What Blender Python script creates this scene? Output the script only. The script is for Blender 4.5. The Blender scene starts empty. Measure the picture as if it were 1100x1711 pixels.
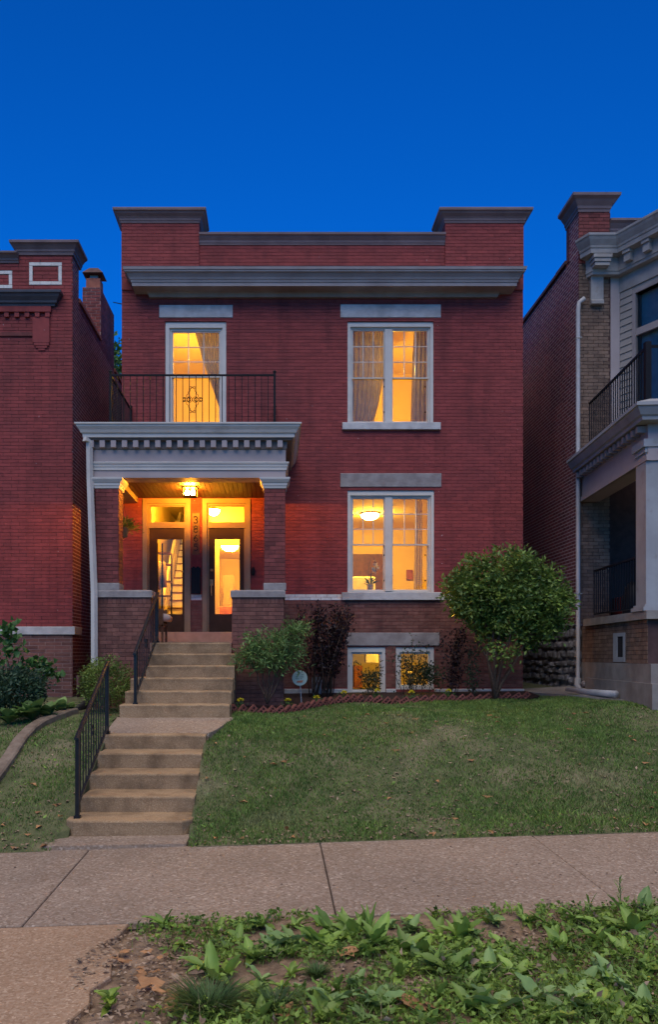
import bpy, math, random
import numpy as np
from mathutils import Vector, Matrix

# ------------------------------------------------------------------ camera, sky, sun, exposure
S = bpy.context.scene
COL = S.collection
R = math.radians
F = 1360.0                       # focal length in photo pixels (photo 1100 x 1711)
EYE = 2.0                        # camera height above the foot of the steps
PX0, PY0 = 460.0, 1095.0         # vanishing point of the depth direction in the photo

cam_d = bpy.data.cameras.new('camera'); cam = bpy.data.objects.new('camera', cam_d); COL.objects.link(cam)
cam.location = (0, 0, EYE); cam.rotation_euler = (R(90), 0, 0)
cam_d.sensor_fit = 'VERTICAL'; cam_d.sensor_height = 36.0; cam_d.lens = F / 1711 * 36.0
cam_d.shift_x = (550 - PX0) / 1711; cam_d.shift_y = (PY0 - 855.5) / 1711
cam_d.clip_start = 0.1; cam_d.clip_end = 3000
S.camera = cam

SUN_EL, SUN_AZ = 64.0, -8.0      # soft dusk light from behind the camera
w = bpy.data.worlds.new('World'); S.world = w; w.use_nodes = True
nt = w.node_tree; nt.nodes.clear()
sky = nt.nodes.new('ShaderNodeTexSky'); sky.sky_type = 'NISHITA'; sky.sun_disc = False
sky.sun_elevation = R(16); sky.sun_rotation = R(180); sky.altitude = 0; sky.air_density = 1.2; sky.dust_density = 0.2; sky.ozone_density = 6.0
tint = nt.nodes.new('ShaderNodeMix'); tint.data_type = 'RGBA'; tint.blend_type = 'MULTIPLY'
tint.inputs[0].default_value = 1.0; tint.inputs[7].default_value = (0.010, 0.42, 1.0, 1)
bgn = nt.nodes.new('ShaderNodeBackground'); bgn.inputs[1].default_value = 0.080
wout = nt.nodes.new('ShaderNodeOutputWorld')
nt.links.new(sky.outputs[0], tint.inputs[6]); nt.links.new(tint.outputs[2], bgn.inputs[0]); nt.links.new(bgn.outputs[0], wout.inputs[0])

sd = bpy.data.lights.new('sun', 'SUN'); sd.energy = 1.5; sd.angle = R(70); sd.color = (1.0, 0.90, 0.76)
sun = bpy.data.objects.new('sun', sd); COL.objects.link(sun)
sun.rotation_euler = (R(90 - SUN_EL), 0, R(SUN_AZ))

S.view_settings.view_transform = 'Standard'; S.view_settings.look = 'None'
S.view_settings.exposure = 0.95; S.view_settings.gamma = 1.0; S.view_settings.use_curve_mapping = False
S.render.engine = 'CYCLES'
S.cycles.use_denoising = True
S.cycles.max_bounces = 7; S.cycles.diffuse_bounces = 4; S.cycles.glossy_bounces = 3
S.cycles.transparent_max_bounces = 12; S.cycles.sample_clamp_indirect = 6.0; S.cycles.caustics_reflective = False; S.cycles.caustics_refractive = False

random.seed(7); rng = np.random.default_rng(7)

# ------------------------------------------------------------------ helpers
def at(px, py, d):
    return Vector(((px - PX0) / F * d, d, EYE - (py - PY0) / F * d))
def X(px, d): return (px - PX0) / F * d
def Z(py, d): return EYE - (py - PY0) / F * d

class MB:
    def __init__(s): s.v = []; s.f = []
    def quad(s, a, b, c, d):
        n = len(s.v); s.v += [tuple(a), tuple(b), tuple(c), tuple(d)]; s.f.append((n, n+1, n+2, n+3)); return s
    def poly(s, pts):
        n = len(s.v); s.v += [tuple(p) for p in pts]; s.f.append(tuple(range(n, n+len(pts)))); return s
    def hexa(s, p):                     # 8 corners: bottom 0-3 ccw, top 4-7
        n = len(s.v); s.v += [tuple(q) for q in p]
        for q in ((0,3,2,1),(4,5,6,7),(0,1,5,4),(1,2,6,5),(2,3,7,6),(3,0,4,7)): s.f.append(tuple(n+i for i in q))
        return s
    def box(s, x0, x1, y0, y1, z0, z1):
        return s.hexa([(x0,y0,z0),(x1,y0,z0),(x1,y1,z0),(x0,y1,z0),(x0,y0,z1),(x1,y0,z1),(x1,y1,z1),(x0,y1,z1)])
    def bbox(s, x0, x1, y0, y1, z0, z1, b=.01):   # box with chamfered edges (top and verticals)
        pr = lambda i: [(x0+i+b*0,y0+i),(x1-i,y0+i),(x1-i,y1-i),(x0+i,y1-i)]
        rings = [(0, z0), (0, z1-b), (b*.35, z1-b*.35), (b, z1)]
        return s.rings([[(x, y, zz) for x, y in pr(i)] for i, zz in rings])
    def rings(s, rs, cap=True):
        n = len(s.v); k = len(rs[0])
        for r in rs: s.v += [tuple(p) for p in r]
        for i in range(len(rs)-1):
            for j in range(k):
                a = n+i*k+j; b = n+i*k+(j+1) % k
                s.f.append((a, b, b+k, a+k))
        if cap:
            s.f.append(tuple(n+j for j in reversed(range(k))))
            s.f.append(tuple(n+(len(rs)-1)*k+j for j in range(k)))
        return s
    def tube(s, pts, r, n=6, r2=None, square=False):
        pts = [Vector(p) for p in pts]; rs = []
        m = len(pts); up0 = None
        for i, p in enumerate(pts):
            t = (pts[min(i+1, m-1)] - pts[max(i-1, 0)]).normalized()
            if up0 is None: up0 = Vector((0,0,1)) if abs(t.z) < .9 else Vector((0,1,0))
            a = t.cross(up0)
            if a.length < 1e-4: a = t.cross(Vector((1,0,0)))
            a.normalize(); b = a.cross(t).normalized(); up0 = b
            rr = r if r2 is None else r + (r2 - r) * i / max(1, m-1)
            off = math.pi/4 if square else 0
            rs.append([p + a*math.cos(2*math.pi*j/n+off)*rr + b*math.sin(2*math.pi*j/n+off)*rr for j in range(n)])
        return s.rings(rs)
    def bar(s, a, b, wdt): return s.tube([a, b], wdt*.7071, 4, square=True)
    def lathe(s, c, prof, n=16):
        return s.rings([[(c[0]+r*math.cos(2*math.pi*j/n), c[1]+r*math.sin(2*math.pi*j/n), c[2]+z) for j in range(n)] for r, z in prof])
    def sweep(s, path, prof):
        """path: plan points (x,y); prof: (outward offset, z) from bottom to top; outward = right hand of travel"""
        m = len(path); P = [Vector(p) for p in path]; nn = []
        for i in range(m-1):
            t = (P[i+1]-P[i]).normalized(); nn.append(Vector((t.y, -t.x)))
        rows = []
        for i in range(m):
            if i == 0: d = nn[0]
            elif i == m-1: d = nn[-1]
            else:
                d = nn[i-1] + nn[i]; d = d / max(.2, d.dot(nn[i]))
            rows.append([(P[i].x + d.x*o, P[i].y + d.y*o, z) for o, z in prof])
        n = len(s.v); k = len(prof)
        for r in rows: s.v += r
        for i in range(m-1):
            for j in range(k-1):
                a = n+i*k+j; s.f.append((a, a+k, a+k+1, a+1))
        s.f.append(tuple(n+j for j in range(k))); s.f.append(tuple(n+(m-1)*k+j for j in reversed(range(k))))
        return s
    def build(s, name, mat, parent=None, smooth=False):
        me = bpy.data.meshes.new(name); me.from_pydata(s.v, [], s.f); me.update()
        return link(name, me, mat, parent, smooth)

def link(name, me, mat, parent=None, smooth=False, loc=None, rot=None):
    if mat is not None and not me.materials: me.materials.append(mat)
    if smooth: me.polygons.foreach_set('use_smooth', [True]*len(me.polygons))
    o = bpy.data.objects.new(name, me); COL.objects.link(o)
    if parent is not None:
        o.parent = parent
        if parent.get('_wc'): o.matrix_parent_inverse = Matrix.Translation(-Vector(parent.location))
    if loc is not None: o.location = loc
    if rot is not None: o.rotation_euler = rot
    return o
def np_mesh(name, verts, faces, mat, parent=None, smooth=False):
    me = bpy.data.meshes.new(name); k = faces.shape[1]
    me.vertices.add(len(verts)); me.vertices.foreach_set('co', verts.astype(np.float32).ravel())
    me.loops.add(faces.size); me.loops.foreach_set('vertex_index', faces.astype(np.int32).ravel())
    me.polygons.add(len(faces)); me.polygons.foreach_set('loop_start', np.arange(0, faces.size, k, dtype=np.int32))
    me.update(calc_edges=True)
    return link(name, me, mat, parent, smooth)
def thing(name, label, cat, loc=(0,0,0), rotz=0, group=None, world=False):
    o = bpy.data.objects.new(name, None); COL.objects.link(o); o.location = loc; o.rotation_euler = (0,0,rotz)
    o['label'] = label; o['category'] = cat
    if group: o['group'] = group
    if world: o['_wc'] = 1           # children are given in world coordinates
    return o
def tag(o, label, cat, group=None, kind=None):
    o['label'] = label; o['category'] = cat
    if group: o['group'] = group
    if kind: o['kind'] = kind
    return o
def kind(o, k, label=None):
    o['kind'] = k
    if label: o['label'] = label
    return o

# ------------------------------------------------------------------ materials
def node(nt, t, **kw):
    n = nt.nodes.new(t)
    for k, v in kw.items(): setattr(n, k, v)
    return n
def mathn(nt, op, a, b=None):
    n = nt.nodes.new('ShaderNodeMath'); n.operation = op
    for i, q in enumerate((a, b)):
        if q is None: continue
        if isinstance(q, (int, float)): n.inputs[i].default_value = q
        else: nt.links.new(q, n.inputs[i])
    return n.outputs[0]
def noise(nt, pos, scale, detail=4, rough=.55):
    n = nt.nodes.new('ShaderNodeTexNoise'); n.inputs['Scale'].default_value = scale; n.inputs['Detail'].default_value = detail; n.inputs['Roughness'].default_value = rough
    nt.links.new(pos, n.inputs['Vector']); return n.outputs['Fac']
def ramp(nt, fac, stops):
    n = nt.nodes.new('ShaderNodeValToRGB'); e = n.color_ramp.elements
    while len(e) < len(stops): e.new(.5)
    for q, (p, c) in zip(e, stops): q.position = p; q.color = tuple(c) + (1,) if len(c) == 3 else c
    nt.links.new(fac, n.inputs[0]); return n.outputs[0]
def mixc(nt, fac, a, b, mode='MIX'):
    n = nt.nodes.new('ShaderNodeMix'); n.data_type = 'RGBA'; n.blend_type = mode
    for i, q in ((0, fac), (6, a), (7, b)):
        if isinstance(q, (int, float)): n.inputs[i].default_value = q
        elif isinstance(q, tuple): n.inputs[i].default_value = q + (1,)
        else: nt.links.new(q, n.inputs[i])
    return n.outputs[2]

def pmat(name, c1, c2=None, scale=4., rough=.75, bump=0., bscale=60., island=0., metal=0., spec=.3, c3=None, scale3=.7, w3=(.5,.7), lo=.35, hi=.65, translucent=0.):
    m = bpy.data.materials.new(name); m.use_nodes = True; nt = m.node_tree
    b = nt.nodes['Principled BSDF']; g = node(nt, 'ShaderNodeNewGeometry'); pos = g.outputs['Position']
    c2 = c2 or tuple(min(1, x*.72) for x in c1)
    col = ramp(nt, noise(nt, pos, scale), [(lo, c2), (hi, c1)])
    if c3: col = mixc(nt, ramp(nt, noise(nt, pos, scale3, 5), [(w3[0], (0,0,0)), (w3[1], (1,1,1))]), col, c3)
    if island:
        oi = node(nt, 'ShaderNodeObjectInfo')
        r = mathn(nt, 'FRACT', mathn(nt, 'ADD', g.outputs['Random Per Island'], mathn(nt, 'MULTIPLY', oi.outputs['Random'], 7.31)))
        k = mathn(nt, 'ADD', mathn(nt, 'MULTIPLY', r, 2*island), 1-island)
        col = mixc(nt, 1.0, col, k, 'MULTIPLY')
    nt.links.new(col, b.inputs['Base Color'])
    b.inputs['Roughness'].default_value = rough; b.inputs['Metallic'].default_value = metal; b.inputs['Specular IOR Level'].default_value = spec
    if bump:
        bn = node(nt, 'ShaderNodeBump'); bn.inputs['Strength'].default_value = bump; bn.inputs['Distance'].default_value = .02
        nt.links.new(noise(nt, pos, bscale, 6, .65), bn.inputs['Height']); nt.links.new(bn.outputs[0], b.inputs['Normal'])
    if translucent:
        tr = node(nt, 'ShaderNodeBsdfTranslucent'); nt.links.new(col, tr.inputs[0])
        ms = node(nt, 'ShaderNodeMixShader'); ms.inputs[0].default_value = translucent
        out = nt.nodes['Material Output']
        nt.links.new(b.outputs[0], ms.inputs[1]); nt.links.new(tr.outputs[0], ms.inputs[2]); nt.links.new(ms.outputs[0], out.inputs[0])
    return m
def emat(name, col, strength):
    m = bpy.data.materials.new(name); m.use_nodes = True; nt = m.node_tree; nt.nodes.clear()
    e = node(nt, 'ShaderNodeEmission'); e.inputs[0].default_value = col + (1,); e.inputs[1].default_value = strength
    o = node(nt, 'ShaderNodeOutputMaterial'); nt.links.new(e.outputs[0], o.inputs[0]); return m
def glassmat(name, refl=.06):
    m = bpy.data.materials.new(name); m.use_nodes = True; nt = m.node_tree; nt.nodes.clear()
    t = node(nt, 'ShaderNodeBsdfTransparent'); t.inputs[0].default_value = (.96,.97,.97,1)
    g = node(nt, 'ShaderNodeBsdfGlossy'); g.inputs['Roughness'].default_value = .03
    fr = node(nt, 'ShaderNodeFresnel'); fr.inputs[0].default_value = 1.5
    k = mathn(nt, 'ADD', mathn(nt, 'MULTIPLY', fr.outputs[0], 1.2), refl-.04)
    ms = node(nt, 'ShaderNodeMixShader'); nt.links.new(k, ms.inputs[0]); nt.links.new(t.outputs[0], ms.inputs[1]); nt.links.new(g.outputs[0], ms.inputs[2])
    o = node(nt, 'ShaderNodeOutputMaterial'); nt.links.new(ms.outputs[0], o.inputs[0]); return m

def aggregate(name, ca, cb, cc, fine=260., stain=(.10,.075,.06), stain_w=(.58,.8), stain_scale=1.6, bump=.25):
    """concrete with small stones in it"""
    m = bpy.data.materials.new(name); m.use_nodes = True; nt = m.node_tree; b = nt.nodes['Principled BSDF']
    g = node(nt, 'ShaderNodeNewGeometry'); pos = g.outputs['Position']
    vo = node(nt, 'ShaderNodeTexVoronoi'); vo.inputs['Scale'].default_value = fine*.42; nt.links.new(pos, vo.inputs['Vector'])
    sep = node(nt, 'ShaderNodeSeparateColor'); nt.links.new(vo.outputs['Color'], sep.inputs[0])
    col = ramp(nt, sep.outputs[0], [(0, cb), (.45, ca), (.86, cc), (1, tuple(min(1, x*1.6) for x in cc))])
    col = mixc(nt, ramp(nt, noise(nt, pos, fine*.12, 3), [(.3,(.35,.35,.35)), (.7,(.85,.85,.85))]), col, ca)
    col = mixc(nt, ramp(nt, noise(nt, pos, stain_scale, 6, .6), [(stain_w[0],(0,0,0)), (stain_w[1],(.75,.75,.75))]), col, stain)
    big = ramp(nt, noise(nt, pos, .55, 4), [(.3,(.8,.8,.8)), (.7,(1.1,1.1,1.1))])
    col = mixc(nt, 1.0, col, big, 'MULTIPLY')
    nt.links.new(col, b.inputs['Base Color']); b.inputs['Roughness'].default_value = .85; b.inputs['Specular IOR Level'].default_value = .25
    bn = node(nt, 'ShaderNodeBump'); bn.inputs['Strength'].default_value = bump; bn.inputs['Distance'].default_value = .01
    nt.links.new(vo.outputs['Distance'], bn.inputs['Height']); nt.links.new(bn.outputs[0], b.inputs['Normal'])
    return m

def brickmat(name, c1, c2, c3, isl=.2, speck=.0):
    m = pmat(name, c1, c2, 9, .72, .3, 90, island=isl, c3=c3, scale3=.9, w3=(.5,.82))
    nt = m.node_tree; b = nt.nodes['Principled BSDF']; old = b.inputs['Base Color'].links[0].from_socket
    g = node(nt, 'ShaderNodeNewGeometry'); mp = node(nt, 'ShaderNodeMapping'); mp.inputs['Scale'].default_value = (3.2, 3.2, .35); nt.links.new(g.outputs['Position'], mp.inputs['Vector'])
    st = ramp(nt, noise(nt, mp.outputs[0], 1.0, 5, .6), [(.50,(1,1,1)), (.78,(.62,.60,.62))])
    col = mixc(nt, 1.0, old, st, 'MULTIPLY')
    if speck:
        sp = ramp(nt, noise(nt, g.outputs['Position'], 17, 2, .5), [(.765,(0,0,0)), (.79,(1,1,1))])
        col = mixc(nt, mathn(nt, 'MULTIPLY', sp, speck), col, (.55,.47,.45))
    nt.links.new(col, b.inputs['Base Color']); return m
M = {}
M['brick_red'] = brickmat('brick_red', (.285,.052,.048), (.235,.042,.040), (.17,.036,.036), .13, .6)
M['mortar_red'] = pmat('mortar_red', (.25,.058,.052), (.2,.045,.042), 6, .9, .2, 120)
M['brick_brown'] = brickmat('brick_brown', (.215,.092,.068), (.155,.06,.046), (.10,.046,.038), .22, .25)
M['mortar_brown'] = pmat('mortar_brown', (.15,.07,.058), None, 6, .9)
M['brick_old'] = brickmat('brick_old', (.245,.058,.050), (.17,.04,.036), (.10,.032,.032), .25, .3)
M['mortar_pale'] = pmat('mortar_pale', (.44,.31,.26), (.33,.21,.18), 8, .9)
M['mortar_light'] = pmat('mortar_light', (.62,.47,.42), (.5,.36,.32), 8, .9)
M['mortar_dark'] = pmat('mortar_dark', (.09,.05,.045), None, 8, .9)
M['brick_tan'] = brickmat('brick_tan', (.225,.148,.105), (.165,.105,.073), (.10,.065,.048), .22, .2)
M['white_brick'] = pmat('white_brick', (.72,.70,.64), (.6,.57,.5), 9, .4, island=.08)
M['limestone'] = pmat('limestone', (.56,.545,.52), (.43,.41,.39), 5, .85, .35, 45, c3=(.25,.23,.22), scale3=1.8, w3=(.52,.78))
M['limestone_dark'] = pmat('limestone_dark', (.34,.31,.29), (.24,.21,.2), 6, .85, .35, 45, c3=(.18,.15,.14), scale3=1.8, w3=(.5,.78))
M['white_paint'] = pmat('white_paint', (.64,.60,.53), (.57,.535,.475), 3, .5, c3=(.43,.39,.33), scale3=2.5, w3=(.6,.85))
M['white_worn_shaded'] = pmat('white_worn_shaded', (.36,.365,.365), (.30,.30,.30), 3, .55, c3=(.26,.24,.22), scale3=3.5, w3=(.6,.75))  # worn white with the right house's dimmer light put into the colour
M['kerb_concrete'] = pmat('kerb_concrete', (.24,.185,.135), (.17,.125,.09), 9, .9, .4, 80, c3=(.11,.08,.055), scale3=2.5, w3=(.5,.75))
M['bed_paint_shaded'] = pmat('bed_paint_shaded', (.20,.175,.165), (.16,.14,.13), 3, .6)  # brownish paint, darkened so the shade under the gutter is in its colour
M['grey_paint'] = pmat('grey_paint', (.43,.355,.33), (.37,.305,.285), 2, .5)
M['cornice_paint'] = pmat('cornice_paint', (.33,.295,.29), (.27,.235,.225), 3, .5, c3=(.20,.15,.14), scale3=1.3, w3=(.55,.85))
M['coping_paint'] = pmat('coping_paint', (.24,.175,.175), (.17,.12,.12), 3, .6, c3=(.13,.085,.085), scale3=1.5, w3=(.5,.8))
M['old_paint'] = pmat('old_paint', (.37,.36,.345), (.28,.265,.25), 4, .6, c3=(.24,.19,.15), scale3=3.2, w3=(.62,.74))
M['black_metal'] = pmat('black_metal', (.010,.010,.012), None, 6, .5, spec=.15)
M['rail_steel'] = pmat('rail_steel', (.012,.013,.016), (.008,.008,.010), 9, .32, spec=.4, c3=(.04,.02,.013), scale3=6, w3=(.72,.85))
M['concrete_step'] = aggregate('concrete_step', (.35,.23,.125), (.20,.12,.06), (.45,.325,.195), 300, (.12,.072,.038), (.45,.72), 3.0)
M['sidewalk'] = aggregate('sidewalk', (.27,.197,.142), (.12,.08,.05), (.38,.315,.25), 120, (.15,.105,.075), (.6,.85), 1.2)
M['walk_glow_tint'] = aggregate('walk_glow_tint', (.34,.22,.135), (.19,.11,.06), (.44,.33,.23), 150, (.20,.125,.07), (.58,.85), 1.4)  # plain concrete with a street lamp's glow put into its orange tan
M['concrete'] = pmat('concrete', (.30,.27,.235), (.23,.20,.175), 4, .9, .3, 70, c3=(.16,.13,.11), scale3=1.4, w3=(.5,.8))
M['tile'] = pmat('tile', (.50,.30,.21), (.42,.24,.16), 6, .6)
M['joint'] = pmat('joint', (.16,.12,.09), None, 8, .95)
M['wood_dark'] = pmat('wood_dark', (.05,.024,.013), (.035,.016,.009), 12, .5)
M['door_paint'] = pmat('door_paint', (.075,.040,.024), (.055,.03,.018), 5, .6, spec=.15)
M['trim_tan'] = pmat('trim_tan', (.34,.235,.135), (.28,.19,.105), 4, .5)
M['brass'] = pmat('brass', (.50,.37,.18), None, 6, .5, metal=.4)
M['soil'] = pmat('soil', (.30,.205,.13), (.16,.105,.066), 16, .95, 1.0, 40, c3=(.40,.28,.19), scale3=3, w3=(.5,.75))
M['mulch'] = pmat('mulch', (.045,.022,.017), (.022,.011,.009), 25, .95, .9, 50)
M['thatch'] = pmat('thatch', (.13,.135,.06), (.07,.08,.033), 7, .95, .6, 60, c3=(.20,.17,.10), scale3=1.6, w3=(.5,.72))
M['asphalt'] = pmat('asphalt', (.055,.054,.052), (.04,.04,.04), 30, .9, .3, 120)
M['earth'] = pmat('earth', (.09,.085,.05), (.06,.055,.035), 2, .95)
M['bark'] = pmat('bark', (.12,.075,.05), (.07,.045,.03), 30, .9, .5, 60)
M['glass'] = glassmat('glass', .03)
M['terracotta'] = pmat('terracotta', (.36,.13,.08), (.27,.09,.06), 8, .8)
M['tin_rust'] = pmat('tin_rust', (.12,.055,.045), (.07,.035,.03), 9, .7)
M['plastic_white'] = pmat('plastic_white', (.42,.42,.43), (.34,.34,.34), 3, .45, c3=(.36,.33,.30), scale3=6, w3=(.66,.8))
M['black_plastic'] = pmat('black_plastic', (.016,.016,.018), None, 6, .5)
M['siding'] = pmat('siding', (.36,.33,.30), (.30,.275,.25), 2, .5)
M['fabric'] = pmat('fabric', (.55,.45,.38), (.45,.36,.3), 5, .9)
M['wall_in'] = pmat('wall_in', (.76,.62,.28), (.72,.57,.24), 1.2, .9)
M['ceil_in'] = pmat('ceil_in', (.80,.68,.34), (.78,.64,.30), 1.2, .9)
M['floor_in'] = pmat('floor_in', (.22,.11,.045), (.16,.08,.03), 5, .5)
M['wood_in'] = pmat('wood_in', (.16,.07,.03), (.10,.045,.02), 9, .5)
M['white_in'] = pmat('white_in', (.80,.74,.60), None, 3, .6)
M['curtain'] = pmat('curtain', (.44,.40,.37), (.36,.33,.31), 8, .9, translucent=.16)
M['sheer'] = pmat('sheer', (.70,.60,.48), (.6,.5,.4), 8, .9, translucent=.45)
M['lamp'] = emat('lamp_glow', (1.0,.54,.05), 190)
M['lamp_small'] = emat('lamp_small_glow', (1.0,.54,.05), 900)
M['lantern'] = emat('lantern_glow', (1.0,.36,.022), 1000)

def leafmat(name, c1, c2, rough=.5, isl=.35, tr=.25, scale=3., c3=None, w3=(.55,.75)):
    return pmat(name, c1, c2, scale, rough, island=isl, spec=.35, translucent=tr, c3=c3, w3=w3)
M['leaf_tree'] = leafmat('leaf_tree', (.19,.285,.055), (.09,.155,.034), .4)
M['leaf_lacy'] = leafmat('leaf_lacy', (.17,.27,.075), (.10,.18,.05), .5)
M['leaf_purple'] = leafmat('leaf_purple', (.030,.011,.014), (.016,.007,.009), .45, tr=.12)
M['leaf_box'] = leafmat('leaf_box', (.20,.27,.05), (.10,.15,.03), .45)
M['leaf_rose'] = leafmat('leaf_rose', (.06,.085,.035), (.03,.048,.022), .5)
M['leaf_dark'] = leafmat('leaf_dark', (.06,.115,.055), (.03,.06,.032), .5)
M['leaf_vine'] = leafmat('leaf_vine', (.10,.22,.05), (.06,.14,.036), .5)
M['leaf_hosta'] = leafmat('leaf_hosta', (.13,.22,.055), (.07,.13,.04), .5)
M['leaf_dock'] = leafmat('leaf_dock', (.27,.40,.075), (.17,.28,.052), .42, .28)
M['leaf_grey'] = leafmat('leaf_grey', (.25,.37,.12), (.17,.27,.085), .5, .28)
M['leaf_bright'] = leafmat('leaf_bright', (.30,.40,.06), (.2,.29,.045), .45, .25)
M['leaf_cover'] = leafmat('leaf_cover', (.24,.36,.06), (.11,.19,.035), .5, .4)
M['grass'] = leafmat('grass', (.165,.265,.055), (.09,.17,.036), .6, .5, .3, 3.6, c3=(.38,.34,.18), w3=(.57,.73))
M['grass_dark'] = leafmat('grass_dark', (.09,.16,.042), (.05,.095,.025), .5, .35, .25)
M['dry'] = leafmat('dry_leaf', (.42,.22,.10), (.28,.14,.06), .8, .35, .15, 9)
M['dry_pale'] = leafmat('dry_pale', (.34,.25,.17), (.22,.15,.10), .85, .45, .1, 9)
M['petal'] = pmat('petal', (.75,.62,.03), (.62,.48,.02), 20, .6, island=.15)
M['edge_brick'] = pmat('edge_brick', (.22,.075,.055), (.15,.05,.038), 12, .85, .4, 60, island=.2)
M['rubble'] = pmat('rubble', (.30,.28,.275), (.14,.125,.125), 7, .9, .6, 18, island=.35, c3=(.10,.085,.085), scale3=4, w3=(.5,.72))
M['sign_face'] = pmat('sign_face', (.42,.50,.42), (.38,.46,.39), 9, .5)
M['sign_orange'] = pmat('sign_orange', (.50,.20,.11), None, 9, .5)
M['sign_ink'] = pmat('sign_ink', (.20,.27,.24), None, 9, .5)
M['paper'] = pmat('paper', (.50,.47,.40), None, 5, .8)
M['curtain_blue'] = pmat('curtain_blue', (.30,.52,.58), (.20,.40,.48), 6, .7)
M['dark_void'] = pmat('dark_void', (.02,.018,.02), None, 5, .8)
M['burgundy'] = pmat('burgundy', (.10,.018,.02), None, 6, .5)
M['porch_brown'] = pmat('porch_brown', (.16,.12,.10), None, 6, .6)

# ------------------------------------------------------------------ ground, pavement, lawn
def side_z(x): return .032 * (x + 1.6)
LK = [8.4, 8.85, 9.32, 9.8, 10.25, 10.7, 11.5, 12.4, 14.5, 17, 40]
LV = [0.0, .11, .28, .48, .68, .86, 1.00, 1.09, 1.17, 1.22, 1.25]
def lawn_z(x, d):
    fade = np.clip(1 - (np.asarray(d) - 8.4) / 3.2, 0, 1)
    x = np.asarray(x, dtype=float)
    und = .018*np.sin(x*2.1+np.asarray(d)*1.3) + .012*np.sin(x*5.3-np.asarray(d)*3.1)
    return side_z(x)*fade + .12*np.clip((x-4.)/1.4,0,1)*np.clip((np.asarray(d)-11)/1.5,0,1) + np.interp(d, LK, LV) + und*np.clip((np.asarray(d)-8.5)*2, 0, 1)
def lawn_d(px, py):
    """depth at which the lawn surface shows at this photo position"""
    for d in np.arange(8.6, 15.8, .02):
        if float(lawn_z(X(px, d), d)) > Z(py, d) and Z(py, d) > 0 or (EYE-float(lawn_z(X(px, d), d)))*F/d+PY0 < py: return float(d)
    return 15.0
def walk_z(x, d): return side_z(x) - .02 * (8.5 - d)

kind(MB().quad((-400,-300,-1.2),(400,-300,-1.2),(400,600,-1.2),(-400,600,-1.2)).build('ground', M['earth']), 'structure', 'wide earth sheet under the whole street')
def strip(name, d0, d1, mat, zoff, x0=-14, x1=14, fz=walk_z, nx=28, nd=4):
    mb = MB(); n = nd+1
    for i in range(nx+1):
        for j in range(n):
            x = x0+(x1-x0)*i/nx; d = d0+(d1-d0)*j/nd
            mb.v.append((x, d, float(fz(x, d))+zoff))
    for i in range(nx):
        for j in range(nd): a = i*n+j; mb.f.append((a, a+n, a+n+1, a+1))
    return mb.build(name, mat, smooth=True)
kind(strip('road', -12, 1.2, M['asphalt'], -.16), 'structure', 'dark asphalt street behind the planted verge')
kerb = MB()
for i in range(14):
    x0, x1 = -14+i*2+.004, -12+i*2-.004
    kerb.hexa([(x0,1.2,walk_z(x0,1.2)-.3),(x1,1.2,walk_z(x1,1.2)-.3),(x1,1.36,walk_z(x1,1.36)-.3),(x0,1.36,walk_z(x0,1.36)-.3),
               (x0,1.2,walk_z(x0,1.2)-.02),(x1,1.2,walk_z(x1,1.2)-.02),(x1,1.36,walk_z(x1,1.36)-.02),(x0,1.36,walk_z(x0,1.36)-.02)])
kind(kerb.build('kerb', M['concrete']), 'structure', 'concrete kerb along the street')
def verge_z(x, d):
    x = np.asarray(x, float); d = np.asarray(d, float)
    return walk_z(x, d) - .052 + .034*np.clip((d-5.7)/.4,0,1)*np.clip((x+1.0)/.3,0,1) + .022*np.clip((6.2-d)*3,.2,1)*np.sin(x*3.3+d*2.2) + .014*np.sin(x*7.1-d*5.0)
kind(strip('verge_soil', 1.36, 6.2, M['soil'], 0, fz=verge_z, nx=180, nd=34), 'structure', 'bare brown soil of the verge beside the pavement')

sw = kind(MB().quad((-14,6.18,walk_z(-14,6.18)-.05),(14,6.18,walk_z(14,6.18)-.05),(14,8.5,walk_z(14,8.5)-.05),(-14,8.5,walk_z(-14,8.5)-.05)).build('sidewalk', M['joint']), 'structure', 'pinkish exposed aggregate pavement of large square slabs')
joints = [-14, -11.0, -8.7, -6.35, -4.1, -1.93, .465, 2.66, 4.95, 7.3, 9.6, 11.9, 14]
for a, b in zip(joints[:-1], joints[1:]):
    mb = MB(); g = .0045; far = 8.47 + random.uniform(-.012,.012); n0 = len(mb.v)
    z = lambda x, d: walk_z(x, d)
    dz = random.uniform(-.003,.003)
    base = [(a+g,6.2),(b-g,6.2),(b-g,far),(a+g,far)]
    rs = []
    for ins, zz in ((0,-.09),(0,-.010),(.006,-.002),(.016,0)):
        rs.append([(x+(ins if x == base[0][0] else -ins), d+(ins if d == 6.2 else -ins), z(x,d)+zz+dz) for x, d in base])
    mb.rings(rs); mb.build('slab', M['sidewalk'], sw)
# concrete walk across the verge, bottom left; lamp glow put into its tan
mb = MB(); rr = random.Random(3)
pts = [(-6,6.165),(-1.06,6.165)]
edge = []
for i in range(26):
    t = i/25; d = 6.165-4.8*t
    edge.append((-1.10+.06*math.sin(d*5.1)+.04*math.sin(d*13.7)+rr.uniform(-.05,.05), d))
poly = [(-6,6.165)] + [(-6,1.37)] + [(x,d) for x,d in reversed(edge)]
top = [(x,d,float(walk_z(x,d))+.0) for x,d in poly]; n = len(top)
mb.rings([[(x,d,zz-.1) for x,d,zz in top],[(x,d,zz-.012) for x,d,zz in top],[(x-.006,d,zz-.004) for x,d,zz in top]])
kind(mb.build('street_walk', M['walk_glow_tint']), 'structure', 'concrete walk from the pavement to the street, lamp glow painted into its tan')

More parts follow.
